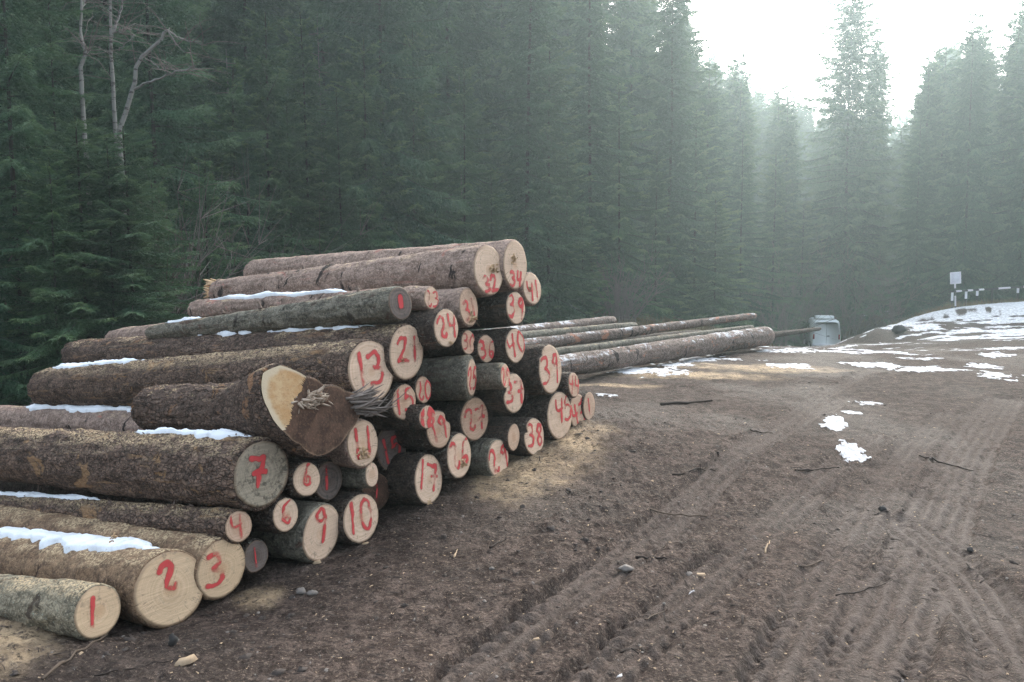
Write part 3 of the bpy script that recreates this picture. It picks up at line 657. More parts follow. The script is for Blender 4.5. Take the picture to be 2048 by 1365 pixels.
# key: centre x, y and height of the end in photo pixels; bark; wood; glyphs; far pixel; options
N = None
LOGSPEC = [
 # key    cx    cy    h   bark          wood     number          far          opts
 ('1',   195, 1224, 108, 'pale',       'warm',  ['1'],          (0, 1199),   dict(L=4.2, h=.95, c=(-.22, .08), splint=[(.12, .30, .02)])),
 ('2',   340, 1178, 148, 'peeled',     'warm',  ['2'],          (60, 1133),  dict(L=4.4, h=.72, c=(-.06, .36), flare=.05)),
 ('3',   443, 1138, 122, 'peeled',     'warm',  ['3'],          (200, 1092), dict(L=4.3, h=1.1, c=(-.25, .05), splint=[(.05, -.25, .03)])),
 ('4',   477, 1054,  70, 'flaky_dust', 'pink',  ['4'],          (0, 1012),   dict(L=4.3, h=1.35, c=(-.15, .05), flakes=260)),
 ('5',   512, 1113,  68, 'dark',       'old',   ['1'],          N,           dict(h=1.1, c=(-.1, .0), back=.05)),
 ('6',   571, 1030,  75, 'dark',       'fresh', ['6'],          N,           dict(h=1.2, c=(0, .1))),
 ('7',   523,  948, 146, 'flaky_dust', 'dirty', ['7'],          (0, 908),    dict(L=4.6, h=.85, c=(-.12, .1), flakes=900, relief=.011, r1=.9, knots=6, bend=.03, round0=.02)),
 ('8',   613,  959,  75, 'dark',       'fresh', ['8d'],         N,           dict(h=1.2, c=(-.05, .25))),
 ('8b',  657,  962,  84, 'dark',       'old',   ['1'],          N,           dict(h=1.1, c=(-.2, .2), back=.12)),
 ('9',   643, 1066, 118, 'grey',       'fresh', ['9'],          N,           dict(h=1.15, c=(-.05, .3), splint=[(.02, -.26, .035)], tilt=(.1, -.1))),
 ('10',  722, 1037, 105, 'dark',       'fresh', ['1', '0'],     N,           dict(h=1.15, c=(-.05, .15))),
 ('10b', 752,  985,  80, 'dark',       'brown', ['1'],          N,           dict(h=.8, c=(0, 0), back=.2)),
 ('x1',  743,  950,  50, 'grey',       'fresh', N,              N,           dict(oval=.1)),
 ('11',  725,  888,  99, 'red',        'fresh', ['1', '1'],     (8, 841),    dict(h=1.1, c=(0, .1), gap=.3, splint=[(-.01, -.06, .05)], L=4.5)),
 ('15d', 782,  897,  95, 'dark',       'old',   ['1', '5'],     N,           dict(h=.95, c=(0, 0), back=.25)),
 ('13',  742,  743, 130, 'flaky_dust', 'fresh', ['1', '3'],     (95, 776),   dict(h=1.05, c=(-.05, .12), gap=.12, flakes=600, relief=.009, r1=.88, knots=5)),
 ('21',  813,  706, 118, 'flaky',      'fresh', ['2z', '1'],    (150, 712),  dict(h=.85, c=(.02, .12), gap=.3, flakes=300, splint=[(-.05, -.04, .03)], r1=.72, wide=1.1, relief=.009)),
 ('15',  808,  805,  78, 'dark',       'pink',  ['1', '5'],     N,           dict(h=1.3, c=(0, .15))),
 ('20',  846,  780,  58, 'dark',       'pink',  ['2', '0'],     N,           dict(h=1.25, c=(0, 0), back=.08)),
 ('18',  854,  835,  52, 'dark',       'fresh', ['1', '8'],     N,           dict(h=1.5, c=(0, 0), back=-.12, pw=.045)),
 ('19',  877,  860,  80, 'dark',       'pink',  ['1', '9'],     N,           dict(h=1.1, c=(0, .1), dents=[(2.6, .25, .2)])),
 ('17',  857,  959, 102, 'dark',       'fresh', ['1', '7h'],    N,           dict(h=.95, c=(-.05, .2), splint=[(-.03, -.16, .03)])),
 ('26',  918,  912,  94, 'dark',       'fresh', ['2', '6'],     N,           dict(h=1.05, c=(-.02, .1), splint=[(.04, -.06, .045)])),
 ('27',  949,  838,  92, 'dark',       'pink',  ['2', '7'],     N,           dict(h=.95, c=(0, .05), back=.12)),
 ('25',  943,  756,  88, 'grey',       'fresh', ['2', '5'],     N,           dict(h=.95, c=(0, .0), oval=.05, tilt=(.35, -.12), round0=.03)),
 ('29',  1010, 753,  54, 'grey',       'pink',  ['2', '9'],     N,           dict(h=1.25, c=(0, 0), back=-.12, tilt=(.2, 0))),
 ('37',  1027, 787,  82, 'dark',       'fresh', ['3', '7h'],    N,           dict(h=1.05, c=(0, .1), dents=[(.35, .3, .25)])),
 ('28',  996,  917,  78, 'grey',       'fresh', ['2', '9'],     N,           dict(h=1.15, c=(0, 0), gap=.25)),
 ('x2',  1027, 875,  60, 'dark',       'pink',  N,              N,           dict(oval=.08, tilt=(.15, 0))),
 ('38',  1068, 874,  80, 'dark',       'fresh', ['3', '8'],     N,           dict(h=1.1, c=(.05, .1), dents=[(.55, .14, .28)])),
 ('45',  1119, 832,  99, 'dark',       'fresh', ['4', '5'],     N,           dict(h=.95, c=(.3, .25), gap=.1, crack=1)),
 ('47',  1157, 825,  80, 'dark',       'pink',  ['4', '7'],     N,           dict(h=1.05, c=(-.05, .0), back=.1)),
 ('48',  1178, 813,  60, 'dark',       'pink',  ['1'],          N,           dict(h=1.0, c=(-.1, .0), back=.1)),
 ('44',  1147, 770,  55, 'dark',       'pink',  ['4', '4'],     N,           dict(h=1.3, c=(-.05, 0))),
 ('39',  1100, 739, 102, 'dark',       'fresh', ['3', '9'],     N,           dict(h=1.1, c=(0, .05), gap=.15, dents=[(.75, .1, .12)])),
 ('40',  1030, 692,  72, 'dark',       'fresh', ['4', '0'],     N,           dict(h=1.2, c=(.05, .12))),
 ('39u', 1031, 617,  70, 'dark',       'fresh', ['3', '9'],     N,           dict(h=1.2, c=(0, .1))),
 ('41',  1064, 578,  70, 'red',        'fresh', ['4', '1'],     N,           dict(h=1.1, c=(0, -.1), back=.2, splint=[(-.05, 0, .03)])),
 ('34',  1030, 531,  99, 'red',        'fresh', ['3', '4'],     (508, 551),  dict(h=.62, c=(-.02, -.55), splint=[(-.03, .05, .045)], flare=.02, r1=.75, L0=1)),
 ('32',  977,  541, 105, 'red',        'fresh', ['3', '2z'],    (436, 585),  dict(h=.6, c=(.0, -.5), splint=[(.05, -.0, .05)], flare=.02, r1=.62)),
 ('31',  937,  615,  80, 'red',        'pink',  ['3', '1'],     N,           dict(h=1.0, c=(0, -.1), splint=[(.03, -.08, .05)], tilt=(.1, 0))),
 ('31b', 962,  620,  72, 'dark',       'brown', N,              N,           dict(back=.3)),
 ('24',  892,  657,  84, 'dark',       'fresh', ['2', '4'],     N,           dict(h=1.05, c=(0, .1), back=-.1, splint=[(.04, -.10, .025)])),
 ('30',  936,  685,  55, 'dark',       'pink',  ['3', '0'],     N,           dict(h=1.2, c=(0, 0), back=.05, dents=[(3.4, .3, .25)])),
 ('36',  972,  698,  60, 'dark',       'pink',  ['3', '6'],     N,           dict(h=1.2, c=(0, 0), back=.08)),
 ('23',  862,  597,  50, 'red',        'fresh', ['2', '3'],     (388, 620),  dict(h=1.25, c=(0, 0), r1=.95)),
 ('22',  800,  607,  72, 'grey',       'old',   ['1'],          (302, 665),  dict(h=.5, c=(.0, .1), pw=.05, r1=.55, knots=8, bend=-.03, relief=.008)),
]
LAB = {
 '1': 'pale grey log with a red 1, on the ground beside the 2',
 '2': 'thick peeled log with a curling red 2 on its clean yellow end',
 '3': 'peeled log with a red 3 on a stained end, beside the log numbered 2',
 '4': 'slim flaky log with a red 4, under the big log numbered 7',
 '5': 'small dark log with a smeared red mark, low between the 4 and the 9',
 '6': 'slim dark log with a red 6, resting on the log numbered 9',
 '7': 'massive flaky log with a crossed red 7 on a muddy grey end',
 '8': 'slim dark log with a smudged red 8, above the log numbered 6',
 '8b': 'log with shade coloured into its dark end, tucked beside the smudged 8',
 '9': 'grey green log with a red 9 and a knotted heart, on the ground',
 '10': 'dark barked log with a red 10 on its end, on the ground',
 '10b': 'shaded brown ended log set back behind the log numbered 10',
 'x1': 'smallest unnumbered pale log end, just below the log numbered 11',
 '11': 'reddish log with a red 11 and a torn heart, under the torn butt',
 '15d': 'shaded dark ended log with a dim red number, beside the 11',
 '13': 'large flaky log with a thin red 13 on a smooth clean end',
 '21': 'large log with a red 21 on its clean end, beside the 13',
 '15': 'pinkish log end with a runny red 15, below the 13 and 21',
 '20': 'small pinkish log end with a red 20, right under the 21',
 '18': 'very small log end almost covered by a thick red 18',
 '19': 'chipped log end with a red 19, behind the small 18',
 '17': 'dark log with a red 17 and a splintered heart, on the ground',
 '26': 'log with a red 26 and a ragged heart, beside the 17',
 '27': 'set back pinkish log end with a red 27, above the 26',
 '25': 'grey log with a slanting narrow cut end numbered 25 in red',
 '29': 'short slim log end with a red 29, resting on the 37',
 '37': 'chipped log end with a red 37, below the slim 29',
 '28': 'grey log on the ground with a red 29, next to the 26',
 'x2': 'unnumbered oval log end wedged beside the log numbered 38',
 '38': 'log with a red 38 and a notch chipped from its rim',
 '45': 'pale ended log with a red 45 off its centre, under the 39',
 '47': 'log end with a red 47, behind the 45',
 '48': 'last small log end with a single red stroke, behind the 47',
 '44': 'small log end with a red 44, perched above the 45 and 47',
 '39': 'log with a tall red 39 on its clean end, above the 45',
 '40': 'log with a red 40, below the upper 39 in the stack',
 '39u': 'log with a red 39, in the column under the 34',
 '41': 'log end with a red 41 peeping out behind the 34',
 '34': 'smooth reddish log with a red 34, at the very top of the pile',
 '32': 'smooth reddish log with a red 32 and splintered far end, on top',
 '31': 'smooth log with a red 31 and a broken heart, under the 32',
 '31b': 'shaded brown log end set back behind the 31',
 '24': 'dark log with a red 24 and a saw step, below the 31',
 '30': 'chipped small log end with a red 30, under the 24',
 '36': 'small round log end with a red 36, beside the 30',
 '23': 'slim reddish log with a red 23 and snow along its back',
 '22': 'knotty grey log with a dirty dark end, lying across the upper pile',
}
for key, cx, cy, h, bark, wood, number, far, o in LOGSPEC:
    P0 = front(cx, cy, o.get('back', 0.0))
    depth = (P0 - CAM).dot(ray(1024, 682.5))
    r0 = h / 2 / F * depth
    P1 = far_point(P0, far[0], far[1], o.get('L')) if far else P0 + DEF * (4.2 + (sum(map(ord, key)) % 7) * 0.07)
    num = (o.get('h', 1) * r0, o.get('c', (0, 0))[0] * r0, o.get('c', (0, 0))[1] * r0, o.get('gap', .18), o.get('wide', 1.0))
    build_log(key, P0, P1, r0, r0 * o.get('r1', .85), bark, wood, LAB[key], number=number, num=num, pw=o.get('pw', min(.030, .025 * r0 / .15 + .004)), tilt=o.get('tilt', ((sum(map(ord, key)) % 5 - 2) * .03, (sum(map(ord, key)) % 3 - 1) * .03)),
              splint=o.get('splint', ()), flakes=o.get('flakes', 0), bend=o.get('bend', (sum(map(ord, key)) % 5 - 2) * .009 if far else 0.01), oval=o.get('oval', .02), dents=o.get('dents', ()), relief=o.get('relief', .007), flare=o.get('flare', 0.0), round0=o.get('round0', .009), knots=o.get('knots', 7 if far else 2),
              nu=70 if far else 34, nv=64 if h > 95 else 48)
    if far: print('LOG', key, 'r0 %.3f L %.2f z %.2f' % (r0, (P1 - P0).length, P0.z))

# the torn butt lying over the 7 and the 13
Pb = front(632, 828, -0.10)
Pf = far_point(Pb, 300, 818)
db = (Pb - CAM).dot(ray(1024, 682.5)); rb = 66 / F * db
Xb = (Pf - Pb).normalized(); Zb = (Vector((0, 0, 1)) - Xb * Xb.z).normalized(); Yb = Zb.cross(Xb)
ol = []
for px, py in ((556, 742), (580, 726), (612, 752), (650, 772), (694, 782), (733, 802), (722, 832), (700, 866), (668, 902), (634, 917), (598, 893), (566, 868), (552, 820), (549, 780)):
    q = on_plane(px, py, Pb, Xb) - Pb; ol.append((math.atan2(q.dot(Zb), q.dot(Yb)) % (2 * math.pi), math.hypot(q.dot(Zb), q.dot(Yb))))
ol.sort(); ol = (np.array([a for a, _ in ol]), np.array([b for _, b in ol]))
bs = build_log('butt', Pb, Pf, rb, rb * .8, 'flaky', 'brown', 'thick flaky log with a torn slanting butt and orange scarf cut, lying over the 7', outline=ol, scarf=(-.86, .50, .158, .8), flakes=500, relief=.010, nv=144, nu=60, round0=.01, knots=2)
def fibre_bundle(name, base, dirs, n, ln, wd, mat, parent, seed, spread, curl=0.0, fan=.25):
    rs = np.random.default_rng(seed); G = Geo()
    base = np.array(base, float); d0 = np.array(dirs, float); d0 /= np.linalg.norm(d0)
    for _ in range(n):
        b = base + rs.normal(0, 1, 3) * np.array(spread); d = d0 + rs.normal(0, fan, 3); d /= np.linalg.norm(d)
        l = ln * rs.uniform(.35, 1.0); c = rs.normal(0, .10, 3) * l + np.array([0, 0, curl]) * l
        t = np.linspace(0, 1, 5)[:, None]
        G.tube(b + d * l * t + c * t ** 2, wd * rs.uniform(.4, 1.1) * np.array([1, .95, .8, .55, .12]), 5)
    return obj(name, G.build(name, mat, False), parent)
inv = bs.M.inverted()
def loc_px(px, py, out): 
    return tuple(inv @ (on_plane(px, py, Pb - Xb * out, Xb)))
fibre_bundle('splinter', loc_px(705, 800, 0.0), (-.35, -1, .05), 50, .19, .010, M_splinter_grey, bs.root, 3, (.02, .02, .015), 0.05, .14)
fibre_bundle('splinter', loc_px(712, 815, 0.0), (-.45, -1, -.18), 46, .22, .010, M_splinter_grey, bs.root, 4, (.02, .025, .014), 0.08, .13)
fibre_bundle('splinter', loc_px(735, 833, 0.03), (-.3, -1, .16), 7, .30, .008, M_splinter_grey, bs.root, 5, (.008, .02, .008), 0.28, .05)
fibre_bundle('splinter', loc_px(625, 800, 0.0), (-1, -.5, .35), 90, .055, .010, splinter_material('pale_splinters', (.30, .22, .16), (.62, .50, .40)), bs.root, 6, (.006, .060, .026), 0.0, .6)
# torn far end of the 32
s32 = LOGS['32']
fibre_bundle('splinter', (s32.L - .02, 0, .02), (1, 0, .1), 40, .20, .02, M_splinter, s32.root, 8, (.01, .045, .035), 0.05, .12)
# twigs and stubs on single logs
def stub(key, x, th, ln, r, dirn=(.2, 0, 1)):
    s = LOGS[key]; xx = np.array([x]); tt = np.array([th]); rr = float(s.radius(xx, tt)[0])
    b = np.array([x, rr * math.cos(th) * .95, rr * math.sin(th) * .95]); d = np.array([dirn[0], math.cos(th), math.sin(th) + dirn[2] * .3]); d /= np.linalg.norm(d)
    G = Geo(); t = np.linspace(0, 1, 5)[:, None]
    G.tube(b + d * ln * t + np.array([.04, .01, .02]) * t ** 2 * ln * 4, r * np.array([1.3, 1, .8, .6, .3]), 6)
    obj('branch_stub', G.build('branch_stub', M_flake), s.root)
stub('4', 2.1, 2.2, .10, .010); stub('22', .35, 1.7, .05, .012); stub('22', 1.3, 1.6, .05, .014); stub('22', 1.7, 1.5, .03, .014); stub('32', 1.9, 1.7, .03, .014); stub('34', 1.5, 1.6, .02, .012); stub('21', 1.7, 2.2, .09, .009, (-.8, 0, 0))

# snow lying along the backs of logs
def snow_strip(key, x0, x1, tc, hw, thick, label, seed):
    s = LOGS[key]; nu, nv = 70, 15
    u = np.linspace(0, 1, nu)[:, None]; v = np.linspace(-1, 1, nv)[None, :]
    x = x0 + (x1 - x0) * u + 0 * v
    wv = hw * (0.62 + 0.55 * fbm(x * 4.0, v * 0 + seed, oct=3, seed=seed)) * np.minimum(1, np.minimum(u, 1 - u) * 7 + 0.10)
    ed = 0.42 * fbm(x * 11, np.sign(v) * 5 + seed, oct=4, seed=seed + 2)
    th = tc + v * (wv + ed * hw) 
    r = s.radius(x, th); cy, cz = s.centre(x)
    prof = np.maximum(0, 1 - np.abs(v) ** 5.0) ** .6
    h = thick * prof * np.minimum(1, np.minimum(u, 1 - u) * 9) * (0.75 + 0.35 * fbm(x * 5, th * 2, oct=3, seed=seed + 4)) + 0.006 * fbm(x * 22, th * 8, oct=3, seed=seed) - 0.004 * (prof < .01)
    rr = r + h
    V = np.stack([x, rr * np.cos(th) + cy, rr * np.sin(th) + cz], -1).reshape(-1, 3)
    V2 = np.stack([x, (r - .012) * np.cos(th) + cy, (r - .012) * np.sin(th) + cz], -1).reshape(-1, 3)
    q = grid_faces(nu, nv)
    # closed underside
    V = np.concatenate([V, V2]); q2 = q[:, ::-1] + nu * nv
    o = obj('snow_strip', mesh('snow_strip', V, np.concatenate([q, q2]), M_snow))
    o.matrix_world = s.M
    tag(o, label, 'snow', 'snow lying along the logs')
HP = math.pi / 2
def xlog(key, px, py=None):
    """distance along a log where photo column px crosses it"""
    s = LOGS[key]; P0 = s.M.translation; X = s.M.to_3x3().col[0]; d = ray(px, 682)
    a = np.array([[X.x, -d.x], [X.y, -d.y]]); t = np.linalg.solve(a, np.array([-P0.x, -P0.y])); return float(t[0])
snow_strip('23', xlog('23', 700), xlog('23', 425), HP - .1, .55, .030, 'long thin snow strip on the slim log numbered 23', 3)
snow_strip('22', xlog('22', 400), xlog('22', 330), HP + .2, .5, .018, 'small snow remnant near the thin end of the knotty grey log', 5)
snow_strip('21', xlog('21', 760), xlog('21', 310), HP - .1, .50, .032, 'long snow strip along the back of the log numbered 21', 7)
snow_strip('13', xlog('13', 290), xlog('13', 105), HP - .1, .36, .024, 'snow strip near the far end of the log numbered 13', 9)
snow_strip('11', xlog('11', 310), xlog('11', 45), HP - .05, .55, .040, 'snow strip on the log numbered 11, behind the torn butt', 11)
snow_strip('7', xlog('7', 492), xlog('7', 262), HP + .12, .36, .032, 'snow strip near the cut end of the massive log numbered 7', 13)
snow_strip('4', xlog('4', 190), xlog('4', -120), HP + .1, .60, .026, 'snow strip along the slim log numbered 4', 15)
snow_strip('2', xlog('2', 285), xlog('2', -60), HP + .22, .80, .040, 'thick snow heap lying behind the crest of the log numbered 2', 17)
# ------------------------------------------------------------------ trees
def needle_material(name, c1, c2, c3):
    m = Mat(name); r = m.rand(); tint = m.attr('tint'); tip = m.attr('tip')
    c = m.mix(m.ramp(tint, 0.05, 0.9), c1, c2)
    c = m.mix(m.math('MULTIPLY', tip, 0.75), c, c3)                       # paler young growth at the tips; brightness of lit fronds put into the colour
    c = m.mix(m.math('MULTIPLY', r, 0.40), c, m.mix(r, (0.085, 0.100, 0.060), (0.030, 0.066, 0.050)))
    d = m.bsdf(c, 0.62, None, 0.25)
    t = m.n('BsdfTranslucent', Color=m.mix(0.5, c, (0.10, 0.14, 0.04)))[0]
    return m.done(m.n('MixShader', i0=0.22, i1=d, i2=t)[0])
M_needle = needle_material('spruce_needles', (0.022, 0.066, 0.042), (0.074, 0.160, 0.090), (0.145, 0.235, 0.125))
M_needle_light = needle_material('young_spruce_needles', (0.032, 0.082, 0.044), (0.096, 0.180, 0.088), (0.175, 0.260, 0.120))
M_trunk = splinter_material('spruce_trunk_bark', (0.024, 0.023, 0.019), (0.060, 0.054, 0.046))

def spruce_meshes(seed, H, Rr, base=0.02, nb=200, droop=0.25, twig=0.55, spacing=0.09, shoots=9, sl=0.11, sw=0.020, hang=0.35, light=False, sparse=0.0, shape=0.85):
    rs = np.random.default_rng(seed)
    V = []; cnt = 0
    T = Geo()
    zt = np.linspace(0, H, 9)
    lean = np.cumsum(rs.normal(0, .012, (9, 2)), 0) * H / 9
    tr = max(.03, H * .0042)
    tp = np.stack([lean[:, 0], lean[:, 1], zt - 0.3 * (zt == 0)], -1)
    T.tube(tp, tr * (1 - zt / H) ** .8 + .012, 9)
    bz = base * H + (H * .985 - base * H) * (np.arange(nb) / nb) ** 1.06
    pos = []; tdir = []; tlen = []; tint = []; tip = []
    for i, z0 in enumerate(bz):
        f = (z0 - base * H) / (H * (1 - base))
        az = i * 2.39996 + rs.normal(0, .35)
        L = Rr * (1 - f) ** shape * rs.uniform(.62, 1.12) + .22
        if f < .10: L *= .55 + 4.0 * f
        if rs.random() < sparse: L *= .45
        e0 = -.20 + .75 * f ** 1.3 + rs.normal(0, .08)
        dr = droop * (1 - .75 * f) * rs.uniform(.6, 1.4)
        ca, sa = math.cos(az), math.sin(az)
        cx = np.interp(z0, zt, lean[:, 0]); cyy = np.interp(z0, zt, lean[:, 1])
        t = np.linspace(0, 1, 7)
        hz = L * t; vz = L * (e0 * t - dr * t ** 2 * 1.5 + dr * 1.0 * t ** 3.2)
        br = np.stack([cx + ca * hz, cyy + sa * hz, z0 + vz], -1)
        T.tube(br[[0, 2, 4, 6]], np.array([.02, .014, .009, .003]) * (.5 + L * .35), 3, False)
        n = max(3, int(L / spacing)); bt = rs.beta(1.3, 1.6)
        for side in (-1, 1):
            tt = np.clip((np.arange(n) + rs.uniform(0, 1, n)) / n, .06, 1.0)
            p = np.stack([np.interp(tt, t, br[:, k]) for k in range(3)], -1)
            g = np.stack([np.interp(tt, t, np.gradient(br[:, k])) for k in range(3)], -1); g /= np.linalg.norm(g, axis=1)[:, None]
            sv = np.array([-sa, ca, 0]) * side
            d = g * rs.uniform(.45, .9, (n, 1)) + sv * rs.uniform(.5, 1.0, (n, 1)) + np.array([0, 0, -1.0]) * (hang * rs.uniform(.3, 1.6, (n, 1)) * (1 - .7 * f))
            d /= np.linalg.norm(d, axis=1)[:, None]
            l = twig * np.minimum(1, .35 + L * .35) * (1.05 - .6 * tt) * rs.uniform(.5, 1.15, n)
            pos.append(p); tdir.append(d); tlen.append(l); tint.append(np.clip(bt + rs.normal(0, .13, n), 0, 1)); tip.append(sstep(.68, 1.0, tt))
        pos.append(br[-1:]); dd = br[-1:] - br[-2:-1]; tdir.append(dd / np.linalg.norm(dd)); tlen.append(np.array([twig * .5])); tint.append(np.array([bt])); tip.append(np.array([1.0]))
    m = int(H * 110)      # short sprays close to the stem
    zi = base * H + (H * .9 - base * H) * rs.uniform(0, 1, m); ai = rs.uniform(0, 6.28, m); fi = (zi - base * H) / (H * (1 - base)); ri = rs.uniform(.08, .32, m) * Rr * (1 - fi) ** shape
    sg = rs.choice([-1, 1], m) * rs.uniform(.4, 1, m); di = np.stack([np.cos(ai) * .35 - np.sin(ai) * sg, np.sin(ai) * .35 + np.cos(ai) * sg, rs.uniform(-.7, .1, m)], -1)
    pos.append(np.stack([np.interp(zi, zt, lean[:, 0]) + np.cos(ai) * ri, np.interp(zi, zt, lean[:, 1]) + np.sin(ai) * ri, zi], -1)); tdir.append(di / np.linalg.norm(di, axis=1)[:, None]); tlen.append(twig * rs.uniform(.6, 1.1, m)); tint.append(rs.uniform(0, .6, m)); tip.append(np.zeros(m))
    # leader
    pos.append(np.array([[lean[-1, 0], lean[-1, 1], H * .97]])); tdir.append(np.array([[0, 0, 1.0]])); tlen.append(np.array([H * .03])); tint.append(np.array([.6])); tip.append(np.array([.8]))
    p = np.concatenate(pos); d = np.concatenate(tdir); l = np.concatenate(tlen); n = len(p)
    s = (np.arange(shoots)[None, :] + rs.uniform(0, 1, (n, shoots))) / shoots
    b = p[:, None] + d[:, None] * (l[:, None] * s)[..., None] + np.array([0, 0, -1.0]) * (hang * .5 * (l[:, None] * s ** 2))[..., None]
    rv = rs.normal(0, 1, (n, shoots, 3)) * np.array([1, 1, .55]); rv /= np.linalg.norm(rv, axis=2)[..., None]
    sd = d[:, None] * 1.0 + rv * .62; sd /= np.linalg.norm(sd, axis=2)[..., None]
    wv = np.cross(sd, rs.normal(0, 1, (n, shoots, 3))); wv /= np.linalg.norm(wv, axis=2)[..., None] + 1e-6
    ls = sl * rs.uniform(.6, 1.35, (n, shoots, 1)); ws = sw * rs.uniform(.6, 1.3, (n, shoots, 1))
    v = np.stack([b - wv * ws * .6, b + wv * ws * .6 + sd * ls * .15, b + sd * ls], 2).reshape(-1, 3)
    cm = mesh('crown', v, np.arange(len(v)).reshape(-1, 3), M_needle_light if light else M_needle, False, {'tint': np.repeat(np.concatenate(tint), shoots * 3), 'tip': np.clip(np.repeat(np.concatenate(tip), shoots * 3) + np.repeat((s > .75).ravel() * .35, 3), 0, 1)})
    return T.build('trunk', M_trunk), cm, H

SP = {
 'tall_a': spruce_meshes(1, 26, 4.6, nb=130, droop=.40, twig=.85, spacing=.085, shoots=12, sl=.18, sw=.055, hang=.55, shape=.72),
 'tall_b': spruce_meshes(2, 24, 4.3, nb=115, droop=.52, twig=.95, spacing=.085, shoots=12, sl=.18, sw=.055, hang=.95, shape=.72),
 'tall_c': spruce_meshes(3, 28, 4.9, base=.05, nb=130, droop=.44, twig=.90, spacing=.095, shoots=12, sl=.19, sw=.058, hang=.6, sparse=.2, shape=.7),
 'bare_low': spruce_meshes(4, 25, 3.6, base=.15, nb=110, droop=.36, twig=.70, spacing=.10, shoots=10, sl=.18, sw=.050, sparse=.35),
 'young_a': spruce_meshes(5, 10, 2.6, nb=85, droop=.22, twig=.55, spacing=.055, shoots=13, sl=.115, sw=.030, light=True, shape=.78),
 'young_b': spruce_meshes(6, 12, 2.4, nb=95, droop=.32, twig=.52, spacing=.060, shoots=13, sl=.115, sw=.030, hang=.45, light=True, sparse=.2, shape=.78),
 'feather': spruce_meshes(7, 17, 4.0, nb=90, droop=.46, twig=.70, spacing=.050, shoots=14, sl=.105, sw=.027, hang=.50, shape=.72),
 'lone': spruce_meshes(12, 28, 5.6, nb=270, droop=.40, twig=.9, spacing=.14, shoots=9, sl=.22, sw=.07, hang=.6, shape=.60),
 'far_a': spruce_meshes(8, 26, 4.2, nb=120, droop=.36, twig=.95, spacing=.15, shoots=8, sl=.28, sw=.09, hang=.6, shape=.7),
 'far_b': spruce_meshes(9, 22, 3.4, nb=100, droop=.36, twig=.9, spacing=.15, shoots=8, sl=.28, sw=.09, hang=.6, sparse=.25, shape=.7),
}
_t, _c, _h = SP['feather']; _c = _c.copy(); _c.materials[0] = M_needle_light; SP['feather_light'] = (_t, _c, _h)
print('CROWN TRIS', sum(len(v[1].polygons) for v in SP.values()))
def tree(kind, x, y, H=None, rot=None, label='', group=None, wide=1.0, zoff=-.1):
    tm, cm, H0 = SP[kind]
    k = (H or H0) / H0
    e = obj('spruce_tree', None, None, (x, y, gz(x, y) + zoff)); e.empty_display_size = .5
    e.rotation_euler = (rnd.uniform(-.015, .015), rnd.uniform(-.015, .015), rnd.uniform(0, 6.28) if rot is None else rot)
    e.scale = (k * wide, k * wide, k)
    obj('trunk', tm, e); obj('crown', cm, e)
    return tag(e, label, 'tree', group)
def xat(px, D): return (px - 1024) / F * D
def height_to(px, D, ytop):
    x = xat(px, D); return at_y(px, ytop, D).z - gz(x, D)
